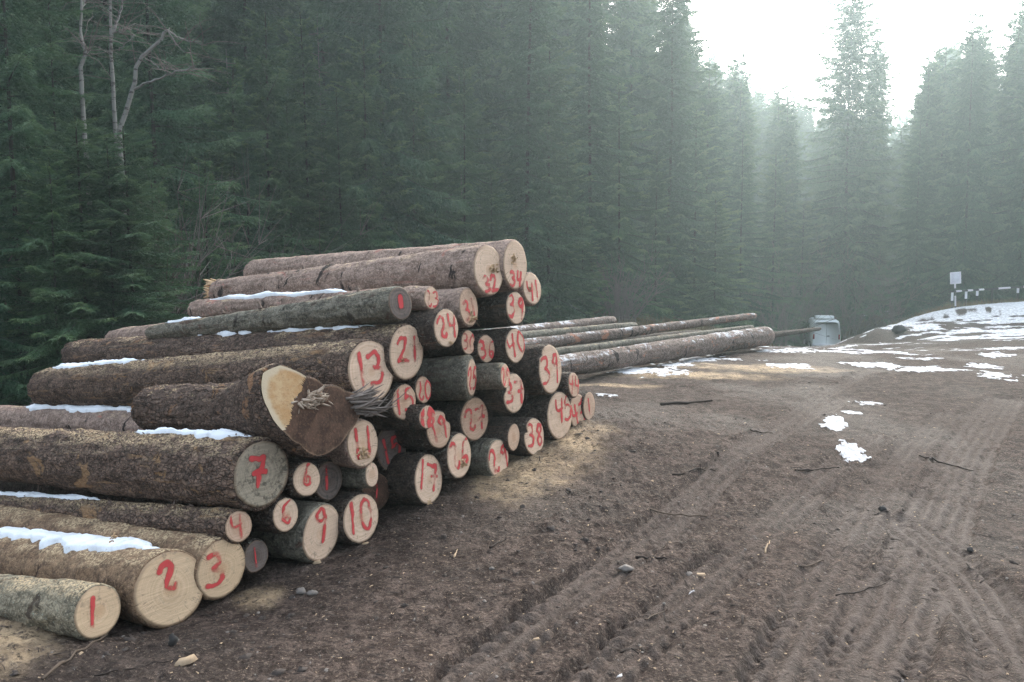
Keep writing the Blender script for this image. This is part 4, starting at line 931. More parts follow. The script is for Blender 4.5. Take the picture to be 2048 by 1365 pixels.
# spruces one can tell apart, from their place in the stand and their tops
for kind, px, D, ytop, wide, lab in (
    ('young_a', 540, 21, 15, 1.0, 'light green young spruce with a bare pointed leader, in front of the forest wall'),
    ('young_b', 628, 24, 20, 1.0, 'slim light green young spruce beside the pointed young spruce'),
    ('feather', 40, 11.6, -330, 1.05, 'broad dark spruce with feathery low branches, beside the birches'),
    ('feather', 330, 17.5, -420, 1.0, 'drooping spruce standing right behind the bent birch'),
    ('feather', 225, 11.3, 262, 1.15, 'low bushy spruce under the birches'),
    ('feather_light', 110, 10.6, 300, 1.25, 'low light green spruce in front of the crooked birch stem'),
    ('feather_light', 175, 11.2, 215, 1.7, 'broad light spruce hiding the feet of the two slim birches'),
    ('feather', 268, 11.6, 238, 1.8, 'broad dark spruce hiding the foot of the bent birch'),
    ('feather_light', 318, 12.4, 345, 1.2, 'low light green spruce with drooping fronds, right of the bent birch'),
    ('feather_light', 415, 15.5, 300, 1.2, 'low green spruce between the birches and the pointed young spruce'),
    ('feather', -40, 10.3, 200, 1.2, 'dark feathery spruce behind the far end of the massive log'),
    ('feather_light', 690, 22, 170, 1.1, 'green spruce right behind the snowy logs of the upper pile'),
    ('feather_light', 870, 25.5, 230, 1.1, 'bright green spruce above the end of the 32'),
    ('feather', 500, 19.5, 250, 1.2, 'dark feathery spruce at the foot of the pointed young spruce'),
    ('feather_light', 1130, 31, 300, 1.2, 'spreading green spruce right behind the bare lower trunks'),
    ('tall_b', 770, 24, -500, 1.0, 'tall weeping spruce behind the top logs of the pile'),
    ('young_a', 985, 27, 330, 1.1, 'small bushy green spruce behind the two top logs'),
    ('bare_low', 1050, 29, -380, 1.0, 'tall spruce with a long bare lower trunk behind the pile'),
    ('bare_low', 1180, 33, -300, 1.0, 'thin trunked spruce standing bare above the second log stack'),
    ('tall_c', 1340, 38, -140, 1.1, 'tall spruce at the end of the left forest wall, above the long logs'),
    ('young_a', 1430, 37, 380, 1.3, 'low spreading spruce right behind the ends of the long logs'),
    ('young_b', 1310, 35, 300, 1.2, 'medium spruce behind the tips of the long logs'),
    ('lone', 1690, 58, -70, 1.0, 'tall lone spruce against the white sky, behind the van'),
    ('far_a', 1735, 66, 40, .9, 'slimmer spruce close beside the lone tall spruce'),
    ('bare_low', 1475, 66, 118, .8, 'thin spruce tip rising above the wooded ridge'),
    ('tall_b', 1380, 60, 70, .9, 'spruce with a ragged top at the left edge of the sky'),
    ('tall_a', 1935, 54, 10, 1.0, 'tall pointed spruce behind the white notice board'),
    ('tall_c', 1855, 60, 90, .9, 'spruce at the right edge of the sky gap'),
    ('tall_b', 2035, 50, -60, 1.0, 'large dense spruce behind the white and dark barrier'),
    ('young_b', 1820, 50, 440, 1.3, 'young bushy spruce behind the stone slab on the snowy bank'),
    ('young_a', 1600, 56, 400, 1.3, 'low spruce just behind the white van'),
    ('young_a', 1755, 57, 470, 1.2, 'small spruce above the patch of snow on the far slope')):
    tree(kind, xat(px, D), D, height_to(px, D, ytop), None, lab, None, wide)
# medium trees along the forest edge, every one with its own top
for kind, px, D, ytop, wide, lab in (
    ('young_b', 470, 20.0, 110, 1.1, 'medium green spruce just left of the pointed young spruce'), ('feather_light', 590, 21.5, 190, 1.0, 'low green spruce between the two light young spruces'),
    ('young_a', 735, 23.0, 70, 1.0, 'medium light spruce left of the tall weeping spruce'), ('young_b', 830, 24.5, 40, 1.1, 'medium spruce right of the tall weeping spruce'),
    ('feather_light', 930, 26.5, 120, 1.0, 'bushy medium spruce above the splintered ends of the top logs'), ('young_b', 1095, 30.0, 60, 1.2, 'medium spruce right of the tall bare trunk'),
    ('feather_light', 1240, 33.5, 150, 1.1, 'bushy spruce over the middle of the second log stack'), ('young_a', 1165, 31.5, 420, 1.2, 'small spruce at the foot of the thin trunked spruce'),
    ('young_b', 1390, 41, 210, 1.2, 'medium hazy spruce just right of the tall spruce at the forest end'), ('feather', 1480, 45, 260, 1.1, 'hazy spruce above the thin dark pole'),
    ('young_b', 1545, 50, 300, 1.2, 'hazy young spruce left of the white van'), ('feather', 255, 15.5, 60, 1.0, 'dark spruce crown framing the bent birch'),
    ('feather', 130, 13.5, -60, 1.0, 'dark spruce right behind the crooked birch stem'), ('young_a', 1905, 47.5, 380, 1.2, 'bushy young spruce right behind the notice board'),
    ('young_b', 1990, 48, 300, 1.2, 'young spruce behind the middle of the barrier')):
    tree(kind, xat(px, D), D, height_to(px, D, ytop), None, lab, None, wide)
# the rest of the stand
placed = [(xat(p, d), d) for p, d in ((540, 21), (628, 24), (40, 11.6), (225, 11.3), (330, 17.5), (770, 24), (1050, 29), (1180, 33), (1340, 38), (1690, 58), (1935, 54), (2035, 50))]
def dmin_left(a):   # front edge of the left forest by bearing in degrees
    return np.interp(a, [-50, -36, -30, -20, -10, 0, 6, 12, 16, 20], [16, 16, 18, 21.5, 25, 31, 34, 40, 47, 62])
def skyline(a): return float(np.interp(a, [-50, 10.5, 11.4, 13, 15, 18, 20.4, 22, 24.8, 25.8, 26.6, 27.5, 28.5, 30.5, 33.5, 45], [.9, .46, .35, .295, .262, .240, .222, .21, .20, .18, .19, .235, .30, .33, .38, .45]))
def cap_h(a, x, y): return max(3.0, CAMZ + skyline(a) * y - gz(x, y) + .1)
def try_place(x, y, mind):
    if all((x - a) ** 2 + (y - b) ** 2 > mind * mind for a, b in placed): placed.append((x, y)); return True
    return False
cnt = 0
for _ in range(4000):
    a = rnd.uniform(-46, 19.5); d0 = float(dmin_left(a)); D = d0 + abs(rnd.gauss(0, 1)) * 11 + rnd.uniform(0, 3)
    if D > 78: continue
    x = D * math.sin(R(a)); y = D * math.cos(R(a))
    if not try_place(x, y, 3.5 if D < 45 else 3.4): continue
    cnt += 1
    front_row = D < d0 + 6
    if D > 50: kind = rnd.choice(['far_a', 'far_b'])
    elif D < 24: kind = 'feather'
    else: kind = rnd.choice(['tall_a', 'tall_b', 'tall_c', 'tall_b'])
    H = rnd.uniform(19, 27) * (0.8 if D < 24 and kind == 'feather' else 1)
    if a > 8: H = min(H * 1.1, cap_h(a, x, y) * rnd.uniform(.92, 1.06))
    lab = 'tall dark spruce in the front row of the forest wall left of the clearing' if front_row else 'dark spruce deeper in the forest wall left of the clearing'
    tree(kind, x, y, H, None, lab, 'front row of the forest' if front_row else 'trees deeper in the forest')
    if cnt > 150: break
cr = 0
for _ in range(900):
    a = rnd.uniform(26.6, 44); D = 50 + abs(rnd.gauss(0, 1)) * 13 + rnd.uniform(0, 3)
    if D > 80: continue
    x = D * math.sin(R(a)); y = D * math.cos(R(a))
    if y < 45.5 or not try_place(x, y, 2.6): continue
    cr += 1
    H = min(rnd.uniform(17, 26), cap_h(a, x, y) * rnd.uniform(.85, 1.02))
    tree('far_a' if D > 56 else rnd.choice(['tall_a', 'tall_b', 'tall_c']), x, y, H, None, 'spruce in the stand behind the barrier and notice board', 'trees behind the barrier')
    if cr > 70: break
for _ in range(900):      # low trees closing the valley behind the van
    a = rnd.uniform(14, 29); D = rnd.uniform(62, 125)
    x = D * math.sin(R(a)); y = D * math.cos(R(a))
    if not try_place(x, y, 3.4): continue
    cr += 1
    H = cap_h(a, x, y) * rnd.uniform(.78, 1.03)
    tree(rnd.choice(['far_a', 'far_b']), x, y, min(H, 24), None, 'hazy spruce closing the valley beyond the white van', 'trees closing the valley')
    if cr > 165: break
# the wood on the far ridge reads as one mass
def far_wood():
    v = []; n = 0
    rs = np.random.default_rng(5)
    tri = []
    base = np.array([(math.cos(k * 2.4), math.sin(k * 2.4)) for k in range(40)])
    for _ in range(1500):
        a = R(rs.uniform(-6, 42)); D = rs.uniform(84, 230)
        x, y = D * math.sin(a), D * math.cos(a); z = gz(x, y); H = rs.uniform(9, 15); Rd = H * .15
        m = 40; f = np.sort(rs.uniform(0, 1, m)); az = rs.uniform(0, 6.28, m); L = Rd * (1 - f) * rs.uniform(.7, 1.3, m) + .15
        c = np.stack([np.full(m, x), np.full(m, y), z + H * (.05 + .95 * f)], -1)
        d = np.stack([np.cos(az), np.sin(az), np.full(m, -.25)], -1); sdv = np.stack([-np.sin(az), np.cos(az), np.zeros(m)], -1)
        wd = L[:, None] * .42
        v.append(np.stack([c + np.array([0, 0, H * .045]), c + d * L[:, None] - sdv * wd, c + d * L[:, None] * 1.1 + sdv * wd], 1).reshape(-1, 3))
    v = np.concatenate(v)
    o = obj('far_forest', mesh('far_forest', v, np.arange(len(v)).reshape(-1, 3), M_needle, False))
    tag(o, 'misty spruce wood covering the ridge at the end of the valley', 'forest', kind='stuff')
far_wood()
print('TREES', cnt, cr)

# birches and dead poles at the forest edge
def birch_material():
    m = Mat('birch_bark'); P = m.coord()
    n1 = m.noise(m.n('Mapping', Vector=P, Scale=(6, 6, 20))[0], 1.0, 4, 0.6)
    c = m.mix(m.ramp(n1, .52, .62), (0.19, 0.185, 0.17), (0.07, 0.06, 0.055))
    return m.done(m.bsdf(c, .7, m.bump(n1, .3, .005), .2))
M_birch = birch_material()
M_twig = splinter_material('bare_twig', (0.10, 0.085, 0.08), (0.23, 0.19, 0.17))
def px_line(pts, D): return [tuple(at_y(a, b, D + dd)) for a, b, dd in pts]
def birch(label, D, trunk, limbs, r0, twigs, seed):
    rs = np.random.default_rng(seed)
    tp = np.array(px_line(trunk, D)); 
    b0 = tp[0].copy(); b0[2] = gz(b0[0], b0[1]) - .1
    e = obj('birch_tree', None, None, tuple(b0)); tag(e, label, 'tree', None)
    def finish(name, G, mat): o = obj(name, G.build(name, mat), e); o.location = tuple(-b0); return o
    G = Geo(); full = np.concatenate([[b0], [b0 * .5 + tp[0] * .5 + np.array([.05, 0, 0])], tp])
    G.tube(full, np.linspace(r0 * 1.3, r0 * .55, len(full)), 9); finish('trunk', G, M_birch)
    lines = [full]
    for lm, rl in limbs:
        G = Geo(); lp = np.array(px_line(lm, D)); k = np.linspace(0, 1, len(lp)); kk = np.linspace(0, 1, len(lp) * 3)
        lp = np.stack([np.interp(kk, k, lp[:, c]) for c in range(3)], -1) + rs.normal(0, .012, (len(kk), 3)) * (kk[:, None] > 0)
        G.tube(lp, np.linspace(rl, rl * .35, len(lp)), 6); finish('limb', G, M_birch); lines.append(lp)
    G = Geo()
    for _ in range(twigs):
        ln = lines[rs.integers(0, len(lines))]; i = rs.integers(max(0, len(ln) // 3), len(ln)); b = ln[i]
        d = rs.normal(0, 1, 3); d[2] = abs(d[2]) * .5 + .1; d /= np.linalg.norm(d); l = rs.uniform(.3, 1.1)
        t = np.linspace(0, 1, 5)[:, None]
        G.tube(b + d * l * t + np.array([0, 0, -.25]) * l * t ** 2 + rs.normal(0, .03, (5, 3)) * t, np.array([.007, .006, .005, .004, .002]), 3, False)
    o = finish('twig', G, M_twig); o['kind'] = 'stuff'
birch('white birch with a sharply bent crown arching right', 12.6, [(238, 262, 0), (252, 225, 0), (262, 190, 0), (270, 165, 0), (272, 135, 0), (284, 114, 0), (305, 95, 0), (324, 78, 0), (327, 66, 0), (336, 61, 0)],
      [([(336, 61, 0), (350, 72, .1), (368, 80, .2), (386, 85, .2), (415, 92, .3)], .014), ([(266, 180, 0), (290, 168, -.1), (318, 156, -.1), (345, 145, -.2), (378, 138, -.2), (391, 128, -.2)], .022), ([(284, 114, 0), (300, 122, .1), (318, 136, .1), (335, 139, .1), (356, 140, .1)], .012), ([(336, 63, 0), (352, 85, .1), (360, 98, .2), (375, 107, .2)], .010)], .034, 45, 1)
birch('straight slim birch forking near the bent birch', 12.9, [(231, 260, 0), (228, 215, 0), (226, 160, 0), (222, 110, 0), (222, 75, 0), (221, 30, 0), (220, -40, 0), (219, -200, 0)],
      [([(224, 75, 0), (232, 50, .1), (243, 18, .2), (252, -10, .2), (258, -60, .3)], .025), ([(225, 68, 0), (240, 65, 0), (262, 60, .1)], .012), ([(238, 103, 0), (252, 85, 0), (275, 66, .1)], .010)], .030, 50, 2)
birch('crooked birch stem with a knee, beside the feathery spruce', 12.2, [(164, 190, 0), (163, 160, 0), (161, 135, 0), (168, 116, 0), (172, 103, 0), (164, 85, 0), (161, 60, 0), (163, 20, 0), (164, -20, 0), (166, -160, 0)],
      [([(166, 118, 0), (174, 108, 0), (180, 98, .1)], .012), ([(164, 20, 0), (174, 0, .1), (182, -30, .2)], .015)], .028, 40, 3)
def pole(label, px, y0, y1, D, r):
    p1 = at_y(px, y1, D); x, y = p1.x, p1.y; z = gz(x, y)
    e = obj('dead_tree', None, None, (x, y, z - .1)); tag(e, label, 'dead tree')
    G = Geo(); t = np.linspace(0, 1, 8); H = p1.z - z + .1
    G.tube(np.stack([.15 * (1 - t), 0 * t, t * H], -1), r * (1.3 - t), 7); obj('trunk', G.build('trunk', M_birch), e)
    G = Geo(); rs = np.random.default_rng(px)
    for k in range(24):
        h = H * rs.uniform(.35, .98); a = rs.uniform(0, 6.28); l = rs.uniform(.15, .6)
        tt = np.linspace(0, 1, 4)[:, None]
        G.tube(np.array([.15 * (1 - h / H), 0, h]) + np.array([math.cos(a), math.sin(a), .1]) * l * tt + np.array([0, 0, -.2]) * tt ** 2 * l, np.array([.012, .009, .006, .002]), 4, False)
    o = obj('dead_branch', G.build('dead_branch', M_twig), e); o['kind'] = 'stuff'
pole('grey dead pole tree between the bent birch and the pointed young spruce', 452, 245, 98, 21.5, .03)
pole('thin dead pole tree in front of the weeping spruce', 918, 310, 150, 27.5, .025)
pole('slender dead pole tree beside the slim young spruce', 634, 140, 24, 25.0, .025)

# ------------------------------------------------------------------ the second stack of long logs
G2 = 'long logs of the second stack'
def long_log(key, a, b, ra, rb, bark, label, ext=1.6, **kw):
    p0 = at_y(*a); p1 = at_y(*b); d = (p1 - p0).normalized()
    return build_log(key, p0 - d * ext, p1, ra, rb, bark, 'dirty', label, group=G2, **kw)
long_log('L1', (1130, 732, 11.3), (1532, 672, 16.3), .150, .205, 'frosty', 'thickest long log with a swollen butt, lying on the ground by the snow', nu=90, nv=48, knots=6, relief=.01)
long_log('L2', (1110, 706, 12.0), (1504, 656, 16.9), .075, .065, 'grey', 'thin grey long log lying just above the thickest one', nu=60, nv=28, knots=14)
long_log('L3', (1075, 688, 12.3), (1509, 632, 17.4), .105, .070, 'frosty', 'reddish long log pointing highest above the second stack', nu=70, nv=32, knots=16)
long_log('L4', (1065, 672, 13.0), (1270, 652, 15.2), .09, .08, 'grey', 'grey log ending short behind the reddish long log', nu=50, nv=28, knots=5)
long_log('L5', (1055, 663, 13.4), (1226, 642, 15.6), .12, .10, 'frosty', 'short reddish log at the back of the second stack', nu=50, nv=32, knots=5, far_wood='pink')
long_log('L6', (1500, 676, 16.9), (1640, 658, 21.0), .080, .050, 'dark', 'thin dark pole reaching past the butt towards the van', .8, nu=50, nv=24, knots=10)
long_log('L7', (1100, 712, 12.7), (1480, 672, 17.6), .14, .11, 'dark', 'dark long log hidden behind the thin grey one', nu=50, nv=28, knots=4)
long_log('L8', (1090, 700, 13.3), (1400, 668, 17.0), .13, .10, 'dark', 'dark long log wedged under the highest reddish one', nu=50, nv=28, knots=4)

# ------------------------------------------------------------------ van, notice board, barrier
def plain(name, c, rough=.5, spec=.4, var=.12, sc=6.0, metal=0.0):
    m = Mat(name); P = m.coord(); n1 = m.noise(P, sc, 5, .65); n2 = m.noise(P, sc * 9, 3, .6)
    cc = m.mix(m.math('MULTIPLY', m.ramp(n1, .4, .75), var * 3), c, tuple(k * .6 for k in c))
    return m.done(m.bsdf(cc, rough, m.bump(n2, .15, .003), spec, Metallic=metal))
M_van = plain('van_paint', (0.86, 0.90, 0.90), .4, .5, .02, 1.5)
M_rubber = plain('tyre_rubber', (0.03, 0.03, 0.03), .9)
M_glass = plain('dark_glass', (0.02, 0.025, 0.03), .12, .6, 0)
M_trim = plain('dark_trim', (0.05, 0.05, 0.052), .6)
M_white = plain('white_paint', (0.72, 0.72, 0.75), .55, .35, .08)
M_board = plain('board_face', (0.60, 0.60, 0.66), .5, .35, .05)
M_darkpaint = plain('dark_paint', (0.055, 0.06, 0.058), .7, .3)
M_stone = plain('stone', (0.055, 0.050, 0.047), .85, .25, .25, 12)
M_palestone = plain('pale_stone', (0.17, 0.148, 0.132), .85, .25, .2, 20)
M_chip = plain('wood_chip', (0.40, 0.29, 0.19), .85, .2, .25, 25)
M_stick = plain('dark_stick', (0.048, 0.036, 0.030), .9, .2, .25, 20)
M_stickpale = plain('brown_stick', (0.12, 0.088, 0.066), .9, .2, .25, 20)
def ring_loft(sections, name, mat):
    """sections: (y, half width bottom, half width top, z0, z1) cross-sections with rounded shoulders"""
    v = []
    for y, wb, wt_, z0, z1 in sections:
        r = .16 * min(1, (z1 - z0))
        prof = [(wb * .94, z0), (wb, z0 + .12 * (z1 - z0)), (wb * .5 + wt_ * .5 + .02, z0 + .55 * (z1 - z0)), (wt_, z1 - r), (wt_ - .3 * r, z1 - .3 * r), (wt_ - r, z1)]
        v.append([(x, y, z) for x, z in prof] + [(-x, y, z) for x, z in prof[::-1]])
    v = np.array(v); n = v.shape[1]
    q = grid_faces(len(v), n, True)
    G = Geo(); G.add(v.reshape(-1, 3), q)
    for i in (0, len(v) - 1):
        k = i * n; o = np.arange(n // 2 - 1)
        G.q.append(np.stack([k + o, k + o + 1, k + n - 2 - o, k + n - 1 - o], -1))
    return G.build(name, mat, False)
vx, vy = xat(1655, 48), 48.0
van = obj('parked_van', None, None, (vx, vy, -3.45)); van.rotation_euler = (0, 0, R(-14))
tag(van, 'pale white van with a small box on its roof, parked beyond the muddy crest', 'van')
obj('body', ring_loft([(-.02, .80, .68, .32, 1.86), (.05, .85, .74, .28, 1.98), (1.2, .86, .75, .28, 2.02), (2.6, .86, .75, .28, 2.00), (3.1, .85, .70, .28, 1.92), (3.55, .84, .72, .28, 1.25), (4.25, .80, .66, .30, 1.05), (4.35, .74, .6, .36, .95)], 'body', M_van), van)
for sx in (-1, 1):
    for yy in (.75, 3.45):
        G = Geo(); th = np.linspace(0, 2 * math.pi, 22)
        G.tube([(sx * .68, yy, .31), (sx * .70, yy, .31), (sx * .84, yy, .31), (sx * .87, yy, .31)], [.27, .31, .31, .27], 20)
        wh = obj('wheel', G.build('wheel', M_rubber, False), van)
        G = Geo(); G.tube([(sx * .86, yy, .31), (sx * .885, yy, .31)], [.18, .16], 14); obj('rim', G.build('rim', M_white, False), wh)
    G = Geo(); G.box((sx * 1.0, 2.75, 1.25), (.20, .10, .24)); G.box((sx * .87, 2.76, 1.22), (.12, .04, .05)); obj('mirror', G.build('mirror', M_trim, False), van)
    G = Geo(); G.box((sx * .74, -.035, .95), (.09, .03, .30)); obj('tail_light', G.build('tail_light', plain('tail_lamp', (.30, .03, .03), .3), False), van)
G = Geo(); G.box((0, -.045, .40), (1.62, .12, .17)); obj('bumper', G.build('bumper', M_white, False), van)
G = Geo(); G.box((0, -.030, 1.10), (.012, .012, 1.35)); obj('door_seam', G.build('door_seam', M_trim, False), van)
G = Geo(); G.box((.10, -.05, 1.0), (.16, .03, .05)); obj('door_handle', G.build('door_handle', M_trim, False), van)
G = Geo(); G.box((0, 3.34, 1.58), (1.30, .02, .55)); ws = obj('windscreen', G.build('windscreen', M_glass, False), van); 
G = Geo(); G.box((-.10, .55, 2.13), (1.08, 1.0, .22), 0, .95); G.box((-.12, .55, 2.02), (.7, .8, .06)); obj('roof_box', G.build('roof_box', M_van, False), van)

sp = at_y(1911, 613, 42.0)
sgn = obj('notice_board', None, None, (sp.x, sp.y, gz(sp.x, sp.y) - .05)); sgn.rotation_euler = (0, R(-4.5), R(8))
tag(sgn, 'pale square notice board on a thin banded post by the barrier', 'sign')
G = Geo(); G.tube([(0, 0, -.2), (0, 0, 1.25)], .035, 8); post = obj('post', G.build('post', M_darkpaint), sgn)
for z0, z1 in ((.05, .62), (1.02, 1.30)):
    G = Geo(); G.tube([(0, 0, z0), (0, 0, z1)], .043, 8); obj('white_band', G.build('white_band', M_white), post)
G = Geo(); G.box((0, -.05, 1.58), (.58, .025, .62)); bd = obj('board', G.build('board', M_board, False), sgn)
for (x, z, a, b) in ((0, 1.885, .62, .03), (0, 1.275, .62, .03), (-.295, 1.58, .03, .58), (.295, 1.58, .03, .58)):
    G = Geo(); G.box((x, -.055, z), (a, .05, b)); obj('frame', G.build('frame', M_white, False), bd)
M_print = plain('faded_print', (0.42, 0.42, 0.48), .6)
for k in range(6):
    G = Geo(); G.box((-.01 * (k % 3), -.066, 1.79 - k * .075), (.42 - .05 * (k % 2), .004, .022)); obj('faded_print_line', G.build('faded_print_line', M_print, False), bd)
b0 = at_y(1899, 584, 42.6); b1 = at_y(2064, 573, 44.0)
bar = obj('barrier_fence', None, None, (b0.x, b0.y, gz(b0.x, b0.y))); tag(bar, 'low wooden barrier with white and dark painted posts and rail', 'barrier')
bo = Vector(bar.location)
def seg(name, p, q, r, mat, parent=bar):
    G = Geo(); G.tube([tuple(p - bo), tuple(q - bo)], r, 8); return obj(name, G.build(name, mat), parent)
rail = seg('rail', b0, b1, .045, M_darkpaint)
dr = b1 - b0
for x0, x1 in ((1911, 1922), (1934, 1944), (1956, 1966), (1995, 2019), (2046, 2056)):
    seg('white_band', b0 + dr * ((x0 - 1899) / 165), b0 + dr * ((x1 - 1899) / 165), .055, M_white, rail)
for px, hw_ in ((1906, .48), (1933, .42), (1955, .30), (2037, .30), (1985, .0)):
    t = b0 + dr * ((px - 1899) / 165) + Vector((0, .07, -.03)); g = Vector((t.x + .02, t.y, gz(t.x, t.y) - .2))
    p = seg('post', g, t, .055, M_darkpaint)
    if hw_: seg('white_band', t + (g - t).normalized() * .02, t + (g - t).normalized() * hw_, .064, M_white, p)

# ------------------------------------------------------------------ stones, sticks, chips and litter
def zs(x, y):
    xx, yy = np.array([x]), np.array([y]); return float(base_z(xx, yy)[0] + ground_detail(xx, yy)[0][0])
def ground_px(px, py):
    d = ray(px, py); t = np.geomspace(1.5, 80, 1500)
    X, Y, Z = CAM.x + d.x * t, CAM.y + d.y * t, CAM.z + d.z * t
    g = base_z(X, Y) + ground_detail(X, Y)[0]; i = int(np.argmax(Z < g)); return Vector((X[i], Y[i], g[i]))
def stone(name, px, py, wpx, hpx, mat, label, cat='stone', seed=0, flat=.7):
    p = ground_px(px, py + hpx * .4); D = (p - CAM).dot(ray(1024, 682.5)); sx = wpx / F * D / 2; sz = hpx / F * D / 2
    rs = np.random.default_rng(seed + px)
    nu, nv = 9, 14; u = np.linspace(-HP, HP, nu)[:, None]; v = np.linspace(0, 2 * math.pi, nv, endpoint=False)[None]
    d = np.stack([np.cos(u) * np.cos(v), np.cos(u) * np.sin(v), np.sin(u) + 0 * v], -1)
    k = 1 + .55 * fbm(d[..., 0] * 2.2 + px, d[..., 1] * 1.6, d[..., 2] * 1.6, oct=3, seed=seed)
    k = k - .25 * np.maximum(0, d[..., 0] * .6 + d[..., 2] * .75 - .6)
    V = d * k[..., None] * np.array([sx, sx * .8, sz])
    me = mesh(name, V.reshape(-1, 3), grid_faces(nu, nv, True), mat, False)
    return tag(obj(name, me, None, (p.x, p.y, p.z + sz * .55), (0, 0, rs.uniform(0, 3))), label, cat)
stone('boulder', 1797, 658, 26, 20, M_stone, 'dark boulder in the middle of the snow streaked mud')
stone('flat_stone', 1820, 634, 24, 8, M_palestone, 'flat stone slab on the edge of the snowy bank')
stone('stone', 346, 1278, 18, 26, M_stone, 'rounded dark stone on the mud below the log numbered 2')
stone('stone', 601, 1181, 22, 14, M_palestone, 'grey stone near the small dark log, larger of two')
stone('stone', 624, 1185, 20, 10, M_palestone, 'flat grey stone near the small dark log, smaller of two')
stone('stone', 1377, 1148, 22, 9, M_palestone, 'pale flat stone pressed in the mud between tyre tracks')
stone('stone', 1252, 1136, 30, 14, M_palestone, 'grey stone beside a tyre track in the mud')
stone('stone', 984, 1137, 12, 8, M_palestone, 'small white stone on mud in front of the log numbered 10')
stone('stone', 1765, 1016, 16, 12, M_stone, 'small dark stone beside the wide tyre track')
stone('stone', 1940, 1100, 14, 12, M_stone, 'small dark stone between the two crossing tyre tracks')
def stick(px0, py0, px1, py1, rpx, mat, label, name='stick', cat='stick', lift=.4):
    a = ground_px(px0, py0); b = ground_px(px1, py1); D = (a - CAM).dot(ray(1024, 682.5)); r = rpx / F * D / 2
    n = 9; rs = np.random.default_rng(px0); t = np.linspace(0, 1, n)
    pts = np.array([[a.x + (b.x - a.x) * k, a.y + (b.y - a.y) * k, 0] for k in t]); L = (b - a).length
    pts[:, :2] += rs.normal(0, .012 * L, (n, 2)) * np.sin(t * math.pi)[:, None]
    zz = base_z(pts[:, 0], pts[:, 1]) + ground_detail(pts[:, 0], pts[:, 1])[0]
    pts[:, 2] = np.maximum(zz, np.linspace(zz[0], zz[-1], n)) * .6 + zz * .4 + r * lift
    o3 = pts[0].copy()
    G = Geo(); G.tube(pts - o3, r * .8 * (1.1 - .6 * t) * rs.uniform(.6, 1.25, n), 6)
    return tag(obj(name, G.build(name, mat, False), None, tuple(o3)), label, cat)
stick(1322, 812, 1424, 804, 9, M_stick, 'curved dark slab of bark on the mud right of the pile', 'bark_slab', 'bark')
stick(1300, 1021, 1425, 1033, 5, M_stickpale, 'long thin curved stick on the mud in front of the pile')
stick(1272, 1117, 1335, 1124, 7, M_stick, 'short dark pointed wood shard on the mud')
stick(1590, 943, 1678, 937, 5, M_stick, 'dark stick left of the snow patch on the mud')
stick(1602, 1136, 1648, 1122, 5, M_stickpale, 'short brown stick with a pale tip between the tracks')
stick(1672, 1193, 1798, 1166, 5, M_stick, 'long dark stick lying across the wide tyre track')
stick(1838, 914, 1948, 944, 5, M_stick, 'dark twig lying over the end of the wide tyre track')
stick(1240, 1307, 1278, 1309, 5, M_stick, 'short dark stick near two pale specks of snow')
stick(1345, 951, 1432, 944, 4, M_stick, 'thin straight twig crossing the narrow tyre track')
stick(980, 1098, 1012, 1080, 6, M_stick, 'short dark stick in front of the log numbered 10')
stick(85, 1362, 215, 1272, 10, M_stickpale, 'flat brown lath on the ground below the log numbered 1', 'wood_lath', 'lath')
stick(188, 1358, 345, 1322, 4, M_stick, 'thin dark twig beside the pale bark chip')
stick(1500, 862, 1545, 868, 4, M_stick, 'small dark twig near the scattered snow crumbs')
stick(1530, 1108, 1540, 1082, 5, M_chip, 'small upright looking pale wood splinter on the mud', 'wood_splinter', 'splinter')
stick(908, 1118, 915, 1100, 5, M_chip, 'orange wood splinter on the dark mud in front of the pile', 'wood_splinter', 'splinter')
stick(1290, 1240, 1335, 1222, 4, M_stickpale, 'thin light stick beside the narrow tyre track')
def chip(px, py, wpx, hpx, label, rot=.3):
    p = ground_px(px, py); D = (p - CAM).dot(ray(1024, 682.5)); sx = wpx / F * D / 2; sy = sx * .45; sz = max(.004, hpx / F * D * .25)
    ol = np.array([(-1, -.1), (-.55, .7), (.1, .95), (.85, .55), (1, -.05), (.45, -.75), (-.4, -.85)])
    n = len(ol); V = np.concatenate([np.c_[ol * [sx, sy], np.zeros(n)], np.c_[ol * [sx * .85, sy * .8], np.full(n, sz) + np.array([0, .6, .2, .9, .3, .1, .5]) * sz], [[0, 0, sz * 1.6]]])
    i = np.arange(n); j = (i + 1) % n
    me = mesh('wood_chip', V, [np.stack([i, j, n + j, n + i], -1), np.stack([n + i, n + j, np.full(n, 2 * n)], -1)], M_chip, False)
    tag(obj('wood_chip', me, None, (p.x, p.y, p.z + .002), (.12, -.08, rot)), label, 'wood chip')
chip(372, 1327, 46, 24, 'large pale bark chip on the mud below the log numbered 2', .5)
chip(633, 1129, 20, 14, 'small cream wood chip touching the log numbered 9', .1)
chip(1072, 1281, 16, 8, 'small white wood chip alone on the open mud', .2)
chip(1400, 1153, 24, 8, 'thin pale wood chip between the tyre tracks', -.2)
chip(730, 1090, 18, 8, 'pale sawn chip lying under the log numbered 10', .1)
